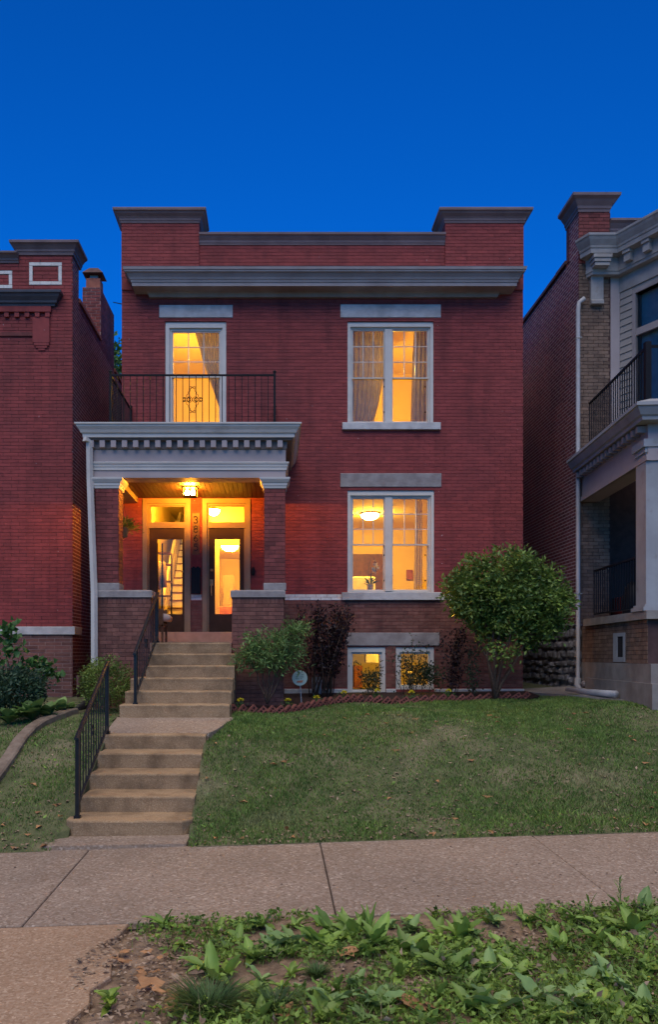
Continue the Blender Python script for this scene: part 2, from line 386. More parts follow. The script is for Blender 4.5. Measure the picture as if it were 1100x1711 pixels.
# lawn terrain (lowered under the steps)
SX0, SX1 = -2.235, -.945
xs = sorted(set([round(v,3) for v in np.arange(-14, 14.01, .2)] + [SX0-.01, SX0, SX1, SX1+.01, -.70, -.71, -2.40,-2.41]))
ds = sorted(set([round(v,3) for v in np.arange(8.4, 13, .12)] + list(np.arange(13, 17, .25)) + list(np.arange(17, 46, 3.))))
mb = MB(); n = len(ds)
for x in xs:
    for d in ds:
        zz = float(lawn_z(x, d))
        if SX0 <= x <= SX1 and d < 12.3: zz -= .45
        if -2.40 <= x <= -.71 and 11.95 < d < 13.6: zz -= .3
        if -2.36 <= x <= SX1+.01 and d < 8.8: zz -= .1
        mb.v.append((x, d, zz))
for i in range(len(xs)-1):
    for j in range(n-1): a = i*n+j; mb.f.append((a, a+n, a+n+1, a+1))
lawn = kind(mb.build('lawn', M['thatch'], smooth=False), 'structure', 'sloping front lawn of short patchy grass')

# apron between pavement and first step
kind(MB().hexa([(-2.42,8.44,-.12),(-.93,8.44,-.12),(-.93,8.9,-.1),(-2.36,8.9,-.1),(-2.42,8.47,.012),(-.93,8.47,.04),(-.93,8.9,.045),(-2.36,8.9,.03)]).build('apron', M['sidewalk']), 'structure', 'small concrete apron at the foot of the lower steps')
# landing between the flights
lp = [(-2.27,10.86,.966),(-.89,10.86,.966),(-.80,11.1,.99),(-.62,11.9,1.075),(-.62,12.06,1.085),(-2.35,12.06,1.085),(-2.3,11.2,1.0)]
kind(MB().rings([[(x,d,z-.42) for x,d,z in lp],[(x,d,z-.012) for x,d,z in lp],[(x*.997-.002,d+.008,z) for x,d,z in lp]]).build('landing', M['sidewalk']), 'structure', 'sloping concrete landing between the two flights of steps')
# side path between the houses
pp = [(4.72,16.4),(6.0,16.4),(6.1,15.4),(6.6,14.4),(7.5,13.4),(9.5,12.6),(9.5,11.9),(7.4,12.25),(5.95,12.75),(5.35,14.2),(5.0,15.2)]
kind(MB().rings([[(x,d,float(lawn_z(x,d))-.1) for x,d in pp],[(x,d,float(lawn_z(x,d))+.05) for x,d in pp]]).build('side_path', M['concrete']), 'structure', 'grey concrete path leading between the two houses')
# planting bed
EDGE = [(-.66,12.42),(-.2,12.62),(.2,12.9),(.55,13.35),(.95,13.85),(1.5,14.25),(2.3,14.42),(3.4,14.5),(4.6,14.55),(4.85,14.9)]
bp = EDGE + [(4.9,15.6),(4.86,15.95),(.12,15.95),(.12,13.6),(-.70,13.6)]
kind(MB().rings([[(x,d,float(lawn_z(x,d))-.1) for x,d in bp],[(x,d,float(lawn_z(x,d))+.035) for x,d in bp]]).build('planting_bed', M['mulch']), 'structure', 'dark mulched planting bed along the foot of the house')

# ------------------------------------------------------------------ brickwork
BR = {'house': [], 'left': [], 'right': []}
def rect_minus(r, h, tiny=.018):
    a, b, c, d = r; e, f, g, i = h
    if f <= a or e >= b or i <= c or g >= d: return [r]
    out = []
    if e > a: out.append((a, e, c, d))
    if f < b: out.append((f, b, c, d))
    m0, m1 = max(a, e), min(b, f)
    if g > c: out.append((m0, m1, c, g))
    if i < d: out.append((m0, m1, i, d))
    return [q for q in out if q[1]-q[0] > tiny and q[3]-q[2] > tiny]
def courses(u0, u1, z0, z1, L, H, holes=(), joint=.008, zref=None, seed=0, header=0, jit=.0):
    rr = random.Random(seed); out = []; zref = z0 if zref is None else zref
    k0 = math.floor((z0-zref)/H + 1e-6); k = k0
    while zref+k*H < z1-1e-6:
        za, zb = max(z0, zref+k*H), min(z1, zref+(k+1)*H); k += 1
        if zb-za < .02: continue
        if header and k % header == 0: Lk = L/2
        else: Lk = L
        u = u0 - ((k % 2)*.5 + .07*rr.random())*Lk - rr.random()*.02
        while u < u1:
            a, b = max(u, u0), min(u+Lk, u1); u += Lk
            if b-a < .03: continue
            q = [(a+joint/2, b-joint/2, za+joint/2, zb-joint/2)]
            for h in holes: q = [s for r in q for s in rect_minus(r, h)]
            out += q
    return out
_bcache = {}
def brick_mesh(wd, ht, dep, mat):
    key = (round(wd*200), round(ht*400), round(dep*100), mat.name)
    if key not in _bcache:
        wd, ht = key[0]/200, key[1]/400; c = .0025
        mb = MB().rings([[(-wd/2,dep,-ht/2),(wd/2,dep,-ht/2),(wd/2,dep,ht/2),(-wd/2,dep,ht/2)],
                         [(-wd/2,c,-ht/2),(wd/2,c,-ht/2),(wd/2,c,ht/2),(-wd/2,c,ht/2)],
                         [(-wd/2+c,0,-ht/2+c),(wd/2-c,0,-ht/2+c),(wd/2-c,0,ht/2-c),(-wd/2+c,0,ht/2-c)]])
        me = bpy.data.meshes.new('brick'); me.from_pydata(mb.v, [], mb.f); me.materials.append(mat); _bcache[key] = me
    return _bcache[key]
def front_bricks(rects, y, mat, parent, single=0, seed=1, name='brick', stuffname='brickwork', score=None, proud=.003, dep=.02):
    """bricks facing the street; the `single` best ones become objects, the rest one stuff mesh"""
    rr = random.Random(seed); rects = list(rects)
    idx = sorted(range(len(rects)), key=lambda i: -(score(rects[i]) if score else (rects[i][1]-rects[i][0])))
    pick = set(idx[:single]); mb = MB()
    for i, (a, b, c, d) in enumerate(rects):
        yy = y - rr.random()*proud
        if i in pick:
            link(name, brick_mesh(b-a, d-c, dep, mat), mat, parent, loc=((a+b)/2, yy, (c+d)/2))
        else:
            n = len(mb.v); q = .0025
            mb.v += [(a,yy+dep,c),(b,yy+dep,c),(b,yy+dep,d),(a,yy+dep,d),(a,yy+q,c),(b,yy+q,c),(b,yy+q,d),(a,yy+q,d),(a+q,yy,c+q),(b-q,yy,c+q),(b-q,yy,d-q),(a+q,yy,d-q)]
            for r in (0,4):
                for j in range(4): mb.f.append((n+r+j, n+r+(j+1)%4, n+r+4+(j+1)%4, n+r+4+j))
            mb.f.append((n+8,n+9,n+10,n+11))
    if mb.v: kind(mb.build(stuffname, mat, parent), 'stuff')
def side_bricks(rects, x, sgn, mat, parent, seed=1, stuffname='side_brickwork', proud=.002, dep=.02):
    """bricks on a wall plane x = const, outward direction sgn; rect u is the depth"""
    rr = random.Random(seed); mb = MB()
    for a, b, c, d in rects:
        xx = x + sgn*rr.random()*proud
        n = len(mb.v)
        mb.v += [(x-sgn*dep,a,c),(x-sgn*dep,b,c),(x-sgn*dep,b,d),(x-sgn*dep,a,d),(xx,a,c),(xx,b,c),(xx,b,d),(xx,a,d)]
        for j in range(4): mb.f.append((n+j, n+(j+1)%4, n+4+(j+1)%4, n+4+j))
        mb.f.append((n+4,n+5,n+6,n+7))
    return kind(mb.build(stuffname, mat, parent), 'stuff')
def wall_holes(mb, x0, x1, y0, y1, z0, z1, holes):
    xs = sorted(set([x0, x1] + [v for h in holes for v in h[:2] if x0 < v < x1])); zs = sorted(set([z0, z1] + [v for h in holes for v in h[2:] if z0 < v < z1]))
    for c, d in zip(zs[:-1], zs[1:]):
        run = None
        for a, b in zip(xs[:-1], xs[1:]):
            mx, mz = (a+b)/2, (c+d)/2
            inside = any(h[0] < mx < h[1] and h[2] < mz < h[3] for h in holes)
            if inside:
                if run: mb.box(run[0], run[1], y0, y1, c, d); run = None
            else: run = (run[0], b) if run else (a, b)
        if run: mb.box(run[0], run[1], y0, y1, c, d)
    return mb

# ------------------------------------------------------------------ the main house
D0 = 15.9
fx = lambda px: X(px, D0)
fz = lambda py: Z(py, D0)
HX0, HX1 = fx(203), fx(875)
house = thing('brick_house', 'two storey red brick house with lit windows and pillared porch', 'house', ((HX0+HX1)/2, D0, 1.15), world=True)

H_UR = (fx(581), fx(725), fz(707), fz(537))
H_LR = (fx(581), fx(726), fz(990), fz(819))
H_BD = (fx(276), fx(378), fz(712), fz(537))
H_B1 = (fx(581), fx(645), fz(1160), fz(1081))
H_B2 = (fx(662), fx(726), fz(1152), fz(1081))
H_D1 = (fx(238), fx(318.5), fz(1058), fz(833))
H_D2 = (fx(338), fx(418.6), fz(1058), fz(833))
OPEN = [H_UR, H_LR, H_BD, H_B1, H_B2, H_D1, H_D2]
L_UR = (fx(569), fx(737), fz(531), fz(509)); L_LR = (fx(569), fx(738), fz(814), fz(791)); L_BD = (fx(266), fx(389), fz(531), fz(510)); L_B = (fx(578), fx(735), fz(1079), fz(1057))
S_UR = (fx(572), fx(736), fz(719), fz(707)); S_LR = (fx(571), fx(738), fz(1003), fz(990))
STONE = [L_UR, L_LR, L_BD, L_B, S_UR, S_LR]
ZBAND0, ZBAND1 = fz(1003), fz(993)
BANDS = [(fx(319), fx(337.5), ZBAND0, ZBAND1), (fx(474), HX1, ZBAND0, ZBAND1), (HX0, HX1, fz(1166), fz(1150))]
ZP = 10.03                       # parapet brick top (middle)
PL = (HX0, fx(333)); PR = (fx(744), HX1)

wb = MB(); wall_holes(wb, HX0+.006, HX1-.006, D0+.006, D0+.30, .6, ZP, OPEN)
wb.build('wall', M['mortar_red'], house)
sh = MB()
sh.box(HX0+.006, HX0+.3, D0+.3, 28, .6, 9.6).box(HX1-.3, HX1-.006, D0+.3, 28, .6, 9.6).box(HX0+.3, HX1-.3, 27.7, 28, .6, 9.6)
sh.build('side_walls', M['mortar_red'], house)
MB().box(HX0+.3, HX1-.3, D0+.3, 27.7, 9.2, 9.3).build('flat_roof', M['asphalt'], house)
cov = [(HX0,HX1,8.90,9.36)]
HB = courses(HX0, fx(474), fz(1003), fz(993), .212, .0655, OPEN+BANDS, joint=.006, seed=13) + courses(HX0, HX1, fz(993), ZP, .212, .0655, OPEN+STONE+BANDS+[(fx(243),fx(838),8.99,9.34)], joint=.0045, seed=11)
front_bricks(HB, D0, M['brick_red'], house, 40, 5, score=lambda r: (r[1]-r[0])*(1 if r[3] < 5.0 and r[0] > .3 else .1) + .02*random.random())
HB2 = courses(HX0, HX1, .9, fz(1003), .212, .0675, OPEN+STONE+BANDS, joint=.007, seed=12)
front_bricks(HB2, D0, M['brick_brown'], house, 34, 6, stuffname='basement_brickwork', score=lambda r: (r[1]-r[0])*(1 if r[0] > 1.2 and r[2] > 1.7 else .1) + .02*random.random())
# corner piers of the parapet
for i, (a, b) in enumerate((PL, PR)):
    MB().box(a+.006, b-.006, D0-.034, D0+.62, ZP-.9, 10.44).build('parapet_pier', M['mortar_red'], house)
    front_bricks(courses(a, b, 9.37, 10.44, .212, .0655, joint=.006, seed=20+i), D0-.04, M['brick_red'], house, 0, 7, stuffname='pier_brickwork')
    side_bricks(courses(D0-.03, D0+.62, 9.37, 10.44, .212, .0655, joint=.006, seed=30+i), b if i == 0 else a, 1 if i == 0 else -1, M['brick_red'], house, stuffname='pier_brickwork')
    prof = [(-.05,10.42),(.012,10.42),(.02,10.455),(.03,10.462),(.035,10.50),(.055,10.53),(.10,10.57),(.115,10.60),(.14,10.61),(.145,10.65),(.14,10.66),(-.05,10.70)]
    MB().sweep([(a, D0+.62),(a, D0-.04),(b, D0-.04),(b, D0+.62)], prof).box(a, b, D0, D0+.6, 10.5, 10.69).build('parapet_cornice', M['coping_paint'], house)
prof = [(-.02,10.01),(.012,10.01),(.02,10.04),(.03,10.05),(.035,10.09),(.07,10.13),(.085,10.16),(.115,10.17),(.12,10.21),(-.02,10.25)]
MB().sweep([(PL[1]+.002, D0),(PR[0]-.002, D0)], prof).box(PL[1]+.01, PR[0]-.01, D0+.02, D0+.3, 10.03, 10.24).build('parapet_cornice', M['coping_paint'], house)
# main cornice
prof = [(-.03,8.97),(.06,8.97),(.075,9.0),(.085,9.03),(.115,9.05),(.35,9.052),(.352,9.115),(.365,9.12),(.375,9.16),(.385,9.165),(.40,9.205),(.44,9.255),(.475,9.275),(.48,9.30),(.495,9.31),(.50,9.345),(.505,9.36),(-.03,9.41)]
MB().sweep([(-2.39, D0+.02),(-2.39, D0-.01),(4.27, D0-.01),(4.27, D0+.02)], prof).build('cornice', M['cornice_paint'], house)
# lintels and sills
def slab(name, h, out=.02, mat='limestone', back=.12, parent=house, bev=.008):
    a, b, c, d = h
    mb = MB().rings([[(a,D0+back,c),(b,D0+back,c),(b,D0+back,d),(a,D0+back,d)],[(a,D0-out+bev,c),(b,D0-out+bev,c),(b,D0-out+bev,d),(a,D0-out+bev,d)],[(a+bev,D0-out,c+bev),(b-bev,D0-out,c+bev),(b-bev,D0-out,d-bev),(a+bev,D0-out,d-bev)]])
    return mb.build(name, M[mat], parent)
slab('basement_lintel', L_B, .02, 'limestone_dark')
for a, b in ((fx(475), H_B1[0]-.003), (H_B1[1]+.003, H_B2[0]-.003), (H_B2[1]+.003, HX1+.01)):
    slab('base_course', (a, b, fz(1166), fz(1151)), .05, 'limestone')
# glazed white band
zc = (ZBAND0+ZBAND1)/2
MB().box(fx(474), fx(571)-.004, D0+.001, D0+.02, ZBAND0, ZBAND1).box(fx(319), fx(337.5), D0+.001, D0+.02, ZBAND0, ZBAND1).box(fx(738)+.004, HX1-.01, D0+.001, D0+.02, ZBAND0, ZBAND1).build('band_backing', M['mortar_pale'], house)
for k, (z0, z1) in enumerate(((ZBAND0, zc), (zc, ZBAND1))):
    for a, b in ((fx(476), fx(571)), (fx(738), HX1), (fx(319), fx(337))):
        for r in courses(a, b, z0, z1, .208, z1-z0, joint=.007, seed=40+k, zref=z0-(k*(z1-z0))): 
            front_bricks([r], D0-.003, M['white_brick'], house, 1, 9, name='glazed_brick')

# windows ------------------------------------------------------
def frame_rect(mb, a, b, c, d, wd, y0, y1, bottom=None):
    bw = wd if bottom is None else bottom
    mb.box(a, a+wd, y0, y1, c, d).box(b-wd, b, y0, y1, c, d).box(a+wd, b-wd, y0, y1, d-wd, d)
    if bw > 0: mb.box(a+wd, b-wd, y0, y1, c, c+bw)
    return mb
def pane(a, b, c, d, y, parent):
    return MB().quad((a,y,c),(b,y,c),(b,y,d),(a,y,d)).build('pane', M['glass'], parent)
def double_hung(parent, a, b, c, d, zm, cols=3, rows=3, y=D0+.075):
    """one pair of sashes: upper one divided, lower one plain"""
    st = .024
    up = frame_rect(MB(), a, b, zm-.018, d, st, y, y+.035).build('sash', M['white_paint'], parent)
    lo = frame_rect(MB(), a, b, c, zm+.016, st, y+.042, y+.077, .035).build('sash', M['white_paint'], parent)
    ga, gb, gc, gd = a+st, b-st, zm+.006, d-st
    for i in range(1, cols):
        u = ga+(gb-ga)*i/cols; MB().box(u-.008, u+.008, y+.008, y+.026, gc, gd).build('muntin', M['white_paint'], parent)
    for j in range(1, rows):
        v = gc+(gd-gc)*j/rows
        for i in range(cols):
            u0 = ga+(gb-ga)*i/cols+(.008 if i else 0); u1 = ga+(gb-ga)*(i+1)/cols-(.008 if i < cols-1 else 0)
            MB().box(u0, u1, y+.009, y+.025, v-.008, v+.008).build('muntin', M['white_paint'], parent)
    for i in range(cols):
        for j in range(rows):
            pane(ga+(gb-ga)*i/cols, ga+(gb-ga)*(i+1)/cols, gc+(gd-gc)*j/rows, gc+(gd-gc)*(j+1)/rows, y+.017, parent)
    pane(ga, gb, c+.035, zm+.016-st, y+.06, parent)
def twin_window(h, zm, sill, lintel, lmat):
    a, b, c, d = h; mb = MB()
    frame_rect(mb, a+.002, b-.002, c, d-.045, .055, D0+.012, D0+.10, .0)      # brick mould
    mb.box(a+.002, b-.002, D0+.03, D0+.10, d-.045, d-.002)
    frame_rect(mb, a+.057, b-.057, c+.0, d-.10, .035, D0+.055, D0+.16, .03)
    mx = (fx(650)); mb.box(mx-.07, mx+.07, D0+.035, D0+.16, c+.03, d-.135)
    win = mb.build('window', M['white_paint'], house)
    double_hung(win, a+.092, mx-.07, c+.03, d-.135, zm); double_hung(win, mx+.07, b-.092, c+.03, d-.135, zm)
    for (px) in (644, 713):
        for dz in (.12, .62): MB().lathe((fx(px)-.006, D0+.085, c+.12+dz), [(.012,-.015),(.014,0),(.010,.015)], 6).build('sash_lock', M['black_metal'], win)
    slab('sill', sill, .07, 'limestone', .15, win); slab('lintel', lintel, .02, lmat, .12, win)
    return win
twin_window(H_UR, fz(629), S_UR, L_UR, 'limestone')
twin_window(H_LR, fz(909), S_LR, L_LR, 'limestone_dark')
# balcony door-window
a, b, c, d = H_BD; mb = MB()
frame_rect(mb, a+.002, b-.002, c, d-.045, .075, D0+.012, D0+.10, 0); mb.box(a+.002, b-.002, D0+.03, D0+.10, d-.045, d-.002)
frame_rect(mb, a+.077, b-.077, c, d-.12, .045, D0+.055, D0+.16, .03)
win = mb.build('balcony_window', M['white_paint'], house); double_hung(win, a+.122, b-.122, c+.03, d-.165, fz(627)); slab('lintel', L_BD, .02, 'limestone', .12, win)
# basement windows
for h in (H_B1, H_B2):
    a, b, c, d = h; mb = MB()
    frame_rect(mb, a+.002, b-.002, c, d-.03, .07, D0+.02, D0+.12, .055); mb.box(a+.002, b-.002, D0+.04, D0+.12, d-.03, d-.002)
    win = mb.build('basement_window', M['white_paint'], house)
    frame_rect(MB(), a+.072, b-.072, c+.055, d-.10, .035, D0+.06, D0+.11).build('sash', M['white_paint'], win)
    pane(a+.107, b-.107, c+.09, d-.135, D0+.085, win)

# doors --------------------------------------------------------
def entry_door(h, slab_x, glass_x, trans_x, hinge_right):
    a, b, c, d = h; mb = MB()
    frame_rect(mb, a+.002, b-.002, c+.02, d-.002, .09, D0-.02, D0+.1, 0)
    frame_rect(mb, a+.092, b-.092, c+.02, d-.092, .035, D0+.03, D0+.16, 0)
    mb.box(a+.092, b-.092, D0+.02, D0+.15, fz(882), fz(873))
    t = mb.build('door_frame', M['trim_tan'], house)
    ta, tb = fx(trans_x[0]), fx(trans_x[1]); zt0, zt1 = fz(871.5), fz(845.5)
    ia, ib = a+.127, b-.127
    tm = MB(); wall_holes(tm, ia, ib, D0+.06, D0+.10, fz(873), d-.127, [(ta, tb, zt0, zt1)]); tm.build('transom', M['trim_tan'], t)
    pane(ta, tb, zt0, zt1, D0+.08, t)
    ga, gb = fx(glass_x[0]), fx(glass_x[1]); zg0, zg1 = fz(1026), fz(900)
    dm = MB(); wall_holes(dm, ia, ib, D0+.05, D0+.095, c+.02, fz(882), [(ga, gb, zg0, zg1)])
    frame_rect(dm, ga-.02, gb+.02, zg0-.02, zg1+.02, .02, D0+.042, D0+.1)
    dr = dm.build('door', M['door_paint'], house); pane(ga, gb, zg0, zg1, D0+.07, dr)
    hx = ia+.05 if hinge_right else ib-.05
    return dr, hx
dr1, hx1 = entry_door(H_D1, (248,315), (262,304), (252,313.5), False)
dr2, hx2 = entry_door(H_D2, (349.6,414.5), (358.6,400.3), (348.5,410.7), True)
MB().lathe((hx1+.01, D0+.0, 0), [(.001,fz(957)),(.03,fz(957)+.008),(.03,fz(957)+.04),(.001,fz(957)+.05)], 10).build('door_knob', M['brass'], dr1, True)
MB().box(hx2-.03, hx2+.03, D0+.03, D0+.045, fz(978), fz(968)).tube([(hx2,D0+.03,fz(971)),(hx2,D0-.03,fz(976)),(hx2,D0-.03,fz(990)),(hx2,D0+.03,fz(995))], .011, 6).build('door_handle', M['brass'], dr2)
MB().lathe((hx2, D0+.04, fz(952)), [(.001,-.03),(.028,-.022),(.03,0),(.028,.022),(.001,.03)], 10).build('dead_bolt', M['brass'], dr2, True)
# threshold: raised tiled step in front of the doors
th = MB().box(X(262,15.55)-.5, .0, 15.45, D0+.03, 2.2, fz(1057)).build('threshold', M['mortar_pale'], house)
tx = [-2.9,-2.35,-1.89,-1.06,-.6,-.12]
for a, b in zip(tx[:-1], tx[1:]): MB().bbox(a+.004, b-.004, 15.43, 15.449, 2.2, fz(1057)-.002, .004).build('tile', M['tile'], house)

# number board, mailbox, doorbell
nb = MB().bbox(fx(321), fx(333.5), D0-.025, D0-.004, fz(927), fz(857)).build('number_board', M['wood_in'], house)
SEG = {'3': [[(0,.9),(.3,1),(.75,.95),(.9,.75),(.7,.55),(.4,.52)],[(.4,.52),(.8,.45),(.95,.22),(.7,.02),(.3,0),(0,.1)]],
       '8': [[(.5,.52),(.15,.62),(.12,.85),(.5,1),(.88,.85),(.85,.62),(.5,.52),(.1,.4),(.02,.18),(.3,0),(.7,0),(.98,.18),(.9,.4),(.5,.52)]],
       '6': [[(.75,1),(.35,.75),(.08,.4),(.05,.2),(.3,0),(.7,0),(.95,.2),(.9,.42),(.6,.55),(.3,.5),(.1,.33)]],
       '5': [[(.9,1),(.2,1),(.12,.58),(.5,.65),(.9,.5),(.95,.22),(.65,0),(.3,0),(.02,.1)]]}
for i, ch in enumerate('3865'):
    zc = fz(869+i*15.2); hgt = .125; wdt = .085; x0 = fx(327.2)-wdt/2
    mb = MB()
    for st in SEG[ch]: mb.tube([(x0+u*wdt, D0-.032, zc-hgt/2+v*hgt) for u, v in st], .0085, 5)
    mb.build('digit', M['black_metal'], nb)
mx0, mx1, mz0, mz1 = fx(320.5), fx(335), fz(992), fz(949)
mb = MB(); prof = [(mx0,mz0),(mx1,mz0),(mx1,mz1)] + [(mx1-(mx1-mx0)*t, mz1+.03*(math.cos(t*4*math.pi)-1)*-.5*(1 if .1<t<.9 else 0)) for t in np.linspace(.1,.9,9)] + [(mx0,mz1)]
mb.rings([[(x, D0-.005, z) for x, z in prof],[(x, D0-.12, z-.01) for x, z in prof]])
tag(mb.build('mailbox', M['black_metal']), 'black metal mailbox with scalloped top between the front doors', 'mailbox')
tag(MB().rings([[(fx(423)+r*.035*math.cos(t), y, fz(955)+r*.085*math.sin(t)) for t in np.linspace(0, 2*math.pi, 15)[:-1]] for y, r in ((D0,1),(D0-.03,1),(D0-.05,.7))]).build('doorbell', M['black_metal']), 'oval black bell plate on brick right of the right front door', 'doorbell')

# porch --------------------------------------------------------
DP = 13.6
ZPF = 2.21
ZCAP0, ZCAP1 = Z(998, DP), Z(986, DP)
PLX1, PRX0 = X(252, DP), X(387.5, DP)
floor_mb = MB().box(-2.99, .12, DP+.44, D0-.005, 1.9, ZPF).box(PLX1+.005, PRX0-.005, 13.42, DP+.439, 1.9, ZPF); floor_mb.build('porch_floor', M['tile'], house)
MB().box(-2.0,-.75, 13.42, 13.6, 1.1, 1.9).build('porch_footing', M['concrete'], house)
def pier(x0, x1, y0, y1, z0, z1, L, H, seed, single, mat='brick_brown', mort='mortar_brown', soldier=None):
    p = MB().box(x0+.006, x1-.006, y0+.006, y1-.006, z0, z1).build('porch_pier', M[mort], house)
    zt = z1 if soldier is None else z1-soldier
    rects = courses(x0, x1, z0, zt, L, H, joint=.007, seed=seed)
    if soldier: rects += [(a+.0035, b-.0035, zt+.0035, z1-.0035) for a, b in zip(np.arange(x0, x1-.03, .072), np.minimum(np.arange(x0, x1-.03, .072)+.072, x1))]
    front_bricks(rects, y0, M[mat], p, single, seed, stuffname='pier_brickwork')
    for xx, s in ((x0, -1), (x1, 1)): side_bricks(courses(y0+.01, y1, z0, z1, L, H, joint=.007, seed=seed+1), xx, s, M[mat], p, seed, stuffname='pier_brickwork')
    return p
PLX0, PLX1 = X(158, DP), X(252, DP); PRX0, PRX1 = X(387.5, DP), X(474.5, DP)
pier(PLX0, PLX1, DP, DP+.42, .95, ZCAP0, .212, .0685, 51, 70, soldier=.11)
pier(PRX0, PRX1, DP, DP+.42, .95, ZCAP0, .212, .0685, 53, 70, soldier=.11)
pier(PLX0, PLX0+.3, DP+.43, D0-.002, .95, ZCAP0, .212, .0685, 57, 0)
pier(PRX1-.3, PRX1, DP+.43, D0-.002, .95, ZCAP0, .212, .0685, 58, 0)
for a, b, y0, y1 in ((PLX0,PLX1,DP,DP+.42),(PRX0,PRX1,DP,DP+.42),(PLX0,PLX0+.3,DP+.455,D0-.003),(PRX1-.3,PRX1,DP+.455,D0-.003)):
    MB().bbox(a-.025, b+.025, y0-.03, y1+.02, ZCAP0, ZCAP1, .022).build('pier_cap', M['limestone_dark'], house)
CLX0, CLX1 = X(158.5, DP), X(198, DP); CRX0, CRX1 = X(441.5, DP), X(477, DP)
ZCT = Z(815, DP)
for i, (a, b) in enumerate(((CLX0, CLX1), (CRX0, CRX1))):
    MB().bbox(a-.012, b+.012, DP-.012, DP+.40, ZCAP1+.001, Z(974, DP), .01).build('column_base', M['limestone_dark'], house)
    c = MB().box(a+.006, b-.006, DP+.006, DP+.384, Z(974, DP), ZCT).build('column', M['mortar_brown'], house)
    front_bricks(courses(a, b, Z(974, DP), ZCT, .205, .0685, joint=.007, seed=60+i), DP, M['brick_old'], c, 60, 61+i, stuffname='column_brickwork')
    for xx, s in ((a, -1), (b, 1)): side_bricks(courses(DP+.01, DP+.384, Z(974, DP), ZCT, .205, .0685, joint=.007, seed=63+i), xx, s, M['brick_old'], c, 65, stuffname='column_brickwork')
    prof = [(-.01,ZCT-.01),(.012,ZCT-.01),(.02,ZCT+.03),(.028,ZCT+.035),(.032,ZCT+.075),(.045,ZCT+.085),(.07,ZCT+.125),(.075,ZCT+.135),(.078,ZCT+.165),(-.01,ZCT+.168)]
    MB().sweep([(a,DP+.05),(a,DP),(b,DP),(b,DP+.39),(a,DP+.39),(a,DP+.05)], prof).box(a+.01,b-.01,DP+.01,DP+.38,ZCT,ZCT+.165).build('capital', M['white_paint'], house)
ZA = ZCT+.17                     # underside of the entablature
EX0, EX1 = X(155.5, DP), X(477.5, DP)
ZF = 5.70
def beam(x0, x1, y0, y1): return MB().box(x0, x1, y0, y1, ZA, ZF-.05)
beam(EX0, EX1, DP+.01, DP+.38).build('entablature', M['grey_paint'], house)
beam(EX0, EX0+.36, DP+.381, D0-.004).build('side_beam', M['trim_tan'], house)
beam(EX1-.36, EX1, DP+.381, D0-.004).build('side_beam', M['trim_tan'], house)
pth = [(EX0, D0-.004),(EX0, DP+.01),(EX1, DP+.01),(EX1, D0-.004)]
zt = Z(785.5, DP)
MB().sweep(pth, [(-.005,zt),(.018,zt),(.022,zt+.05),(.032,zt+.055),(.036,zt+.09),(.05,zt+.10),(.056,zt+.125),(.05,zt+.132),(-.005,zt+.136)]).build('architrave_moulding', M['white_paint'], house)
zd0, zd1 = Z(749.5, DP), Z(738.5, DP)
MB().sweep(pth, [(-.005,zd0-.02),(.012,zd0-.015),(.02,zd0+.0),(.025,zd1+.004),(.10,zd1+.01),(.115,zd1+.03),(.12,5.60),(-.005,5.60)]).build('bed_moulding', M['bed_paint_shaded'], house)
for i in range(18):
    px = 148.5 + i*18.55
    if px > 478: continue
    xc = X(px+4.2, DP-.06)
    MB().bbox(xc-.043, xc+.043, DP-.105, DP+.0, zd0, zd1+.002, .003).build('dentil', M['grey_paint'], house)
GX0, GX1 = -3.30, .40
gp = [(EX0, D0-.02),(EX0, DP+.01),(EX1, DP+.01),(EX1, D0-.02)]
ov = .245
zg = Z(727, DP-ov)
MB().sweep(gp, [(-.02,zg),(ov-.10,zg-.005),(ov-.095,zg+.055),(ov-.07,zg+.065),(ov-.05,zg+.11),(ov-.012,zg+.16),(ov-.01,zg+.185),(ov+.012,zg+.19),(ov+.014,zg+.215),(ov-.02,zg+.22),(-.02,zg+.235)]).build('gutter', M['white_paint'], house)
ZR = zg+.20
MB().box(EX0-.05, EX1+.05, DP-.05, D0-.002, ZF-.04, ZR+.015).build('porch_roof', M['asphalt'], house)
ZC = 5.075
for i in range(30):
    x0 = EX0+.37+i*(EX1-EX0-.74)/30; x1 = x0+(EX1-EX0-.74)/30
    MB().box(x0+.003, x1-.003, DP+.382, D0-.004, ZC, ZC+.03).build('ceiling_board', M['wood_dark'], house)
# porch downspout
MB().tube([at(141, 733, 13.42), at(149, 738, 13.5), at(150, 800, 13.55), at(157, 990, 13.52), at(157.5, 1120, 13.52)], .055, 4, square=True).build('downspout', M['white_paint'], house)

# ------------------------------------------------------------------ lantern, hanging basket, chair on the porch
lt = thing('porch_lantern', 'lit square flush lantern on the dark porch ceiling', 'lantern', (X(317.5,14.9), 14.9, ZC), world=True)
lx, ly = X(317.5,14.9), 14.9
MB().box(lx-.135, lx+.135, ly-.135, ly+.135, ZC-.025, ZC).build('canopy', M['black_metal'], lt)
mb = MB()
for sx in (-1,1):
    for sy in (-1,1): mb.box(lx+sx*.118-.006, lx+sx*.118+.006, ly+sy*.118-.006, ly+sy*.118+.006, ZC-.17, ZC-.025)
frame_rect(mb, lx-.125, lx+.125, ZC-.175, ZC-.163, .006, ly-.125, ly+.125)
mb.box(lx-.125,lx+.125,ly-.125,ly-.112,ZC-.178,ZC-.165).box(lx-.125,lx+.125,ly+.112,ly+.125,ZC-.178,ZC-.165)
mb.build('frame', M['black_metal'], lt)
for sx in (-.05,.05): MB().lathe((lx+sx, ly, ZC-.14), [(.005,-.01),(.035,.0),(.045,.03),(.04,.06),(.015,.09),(.012,.112)], 10).build('bulb', M['lantern'], lt, True)

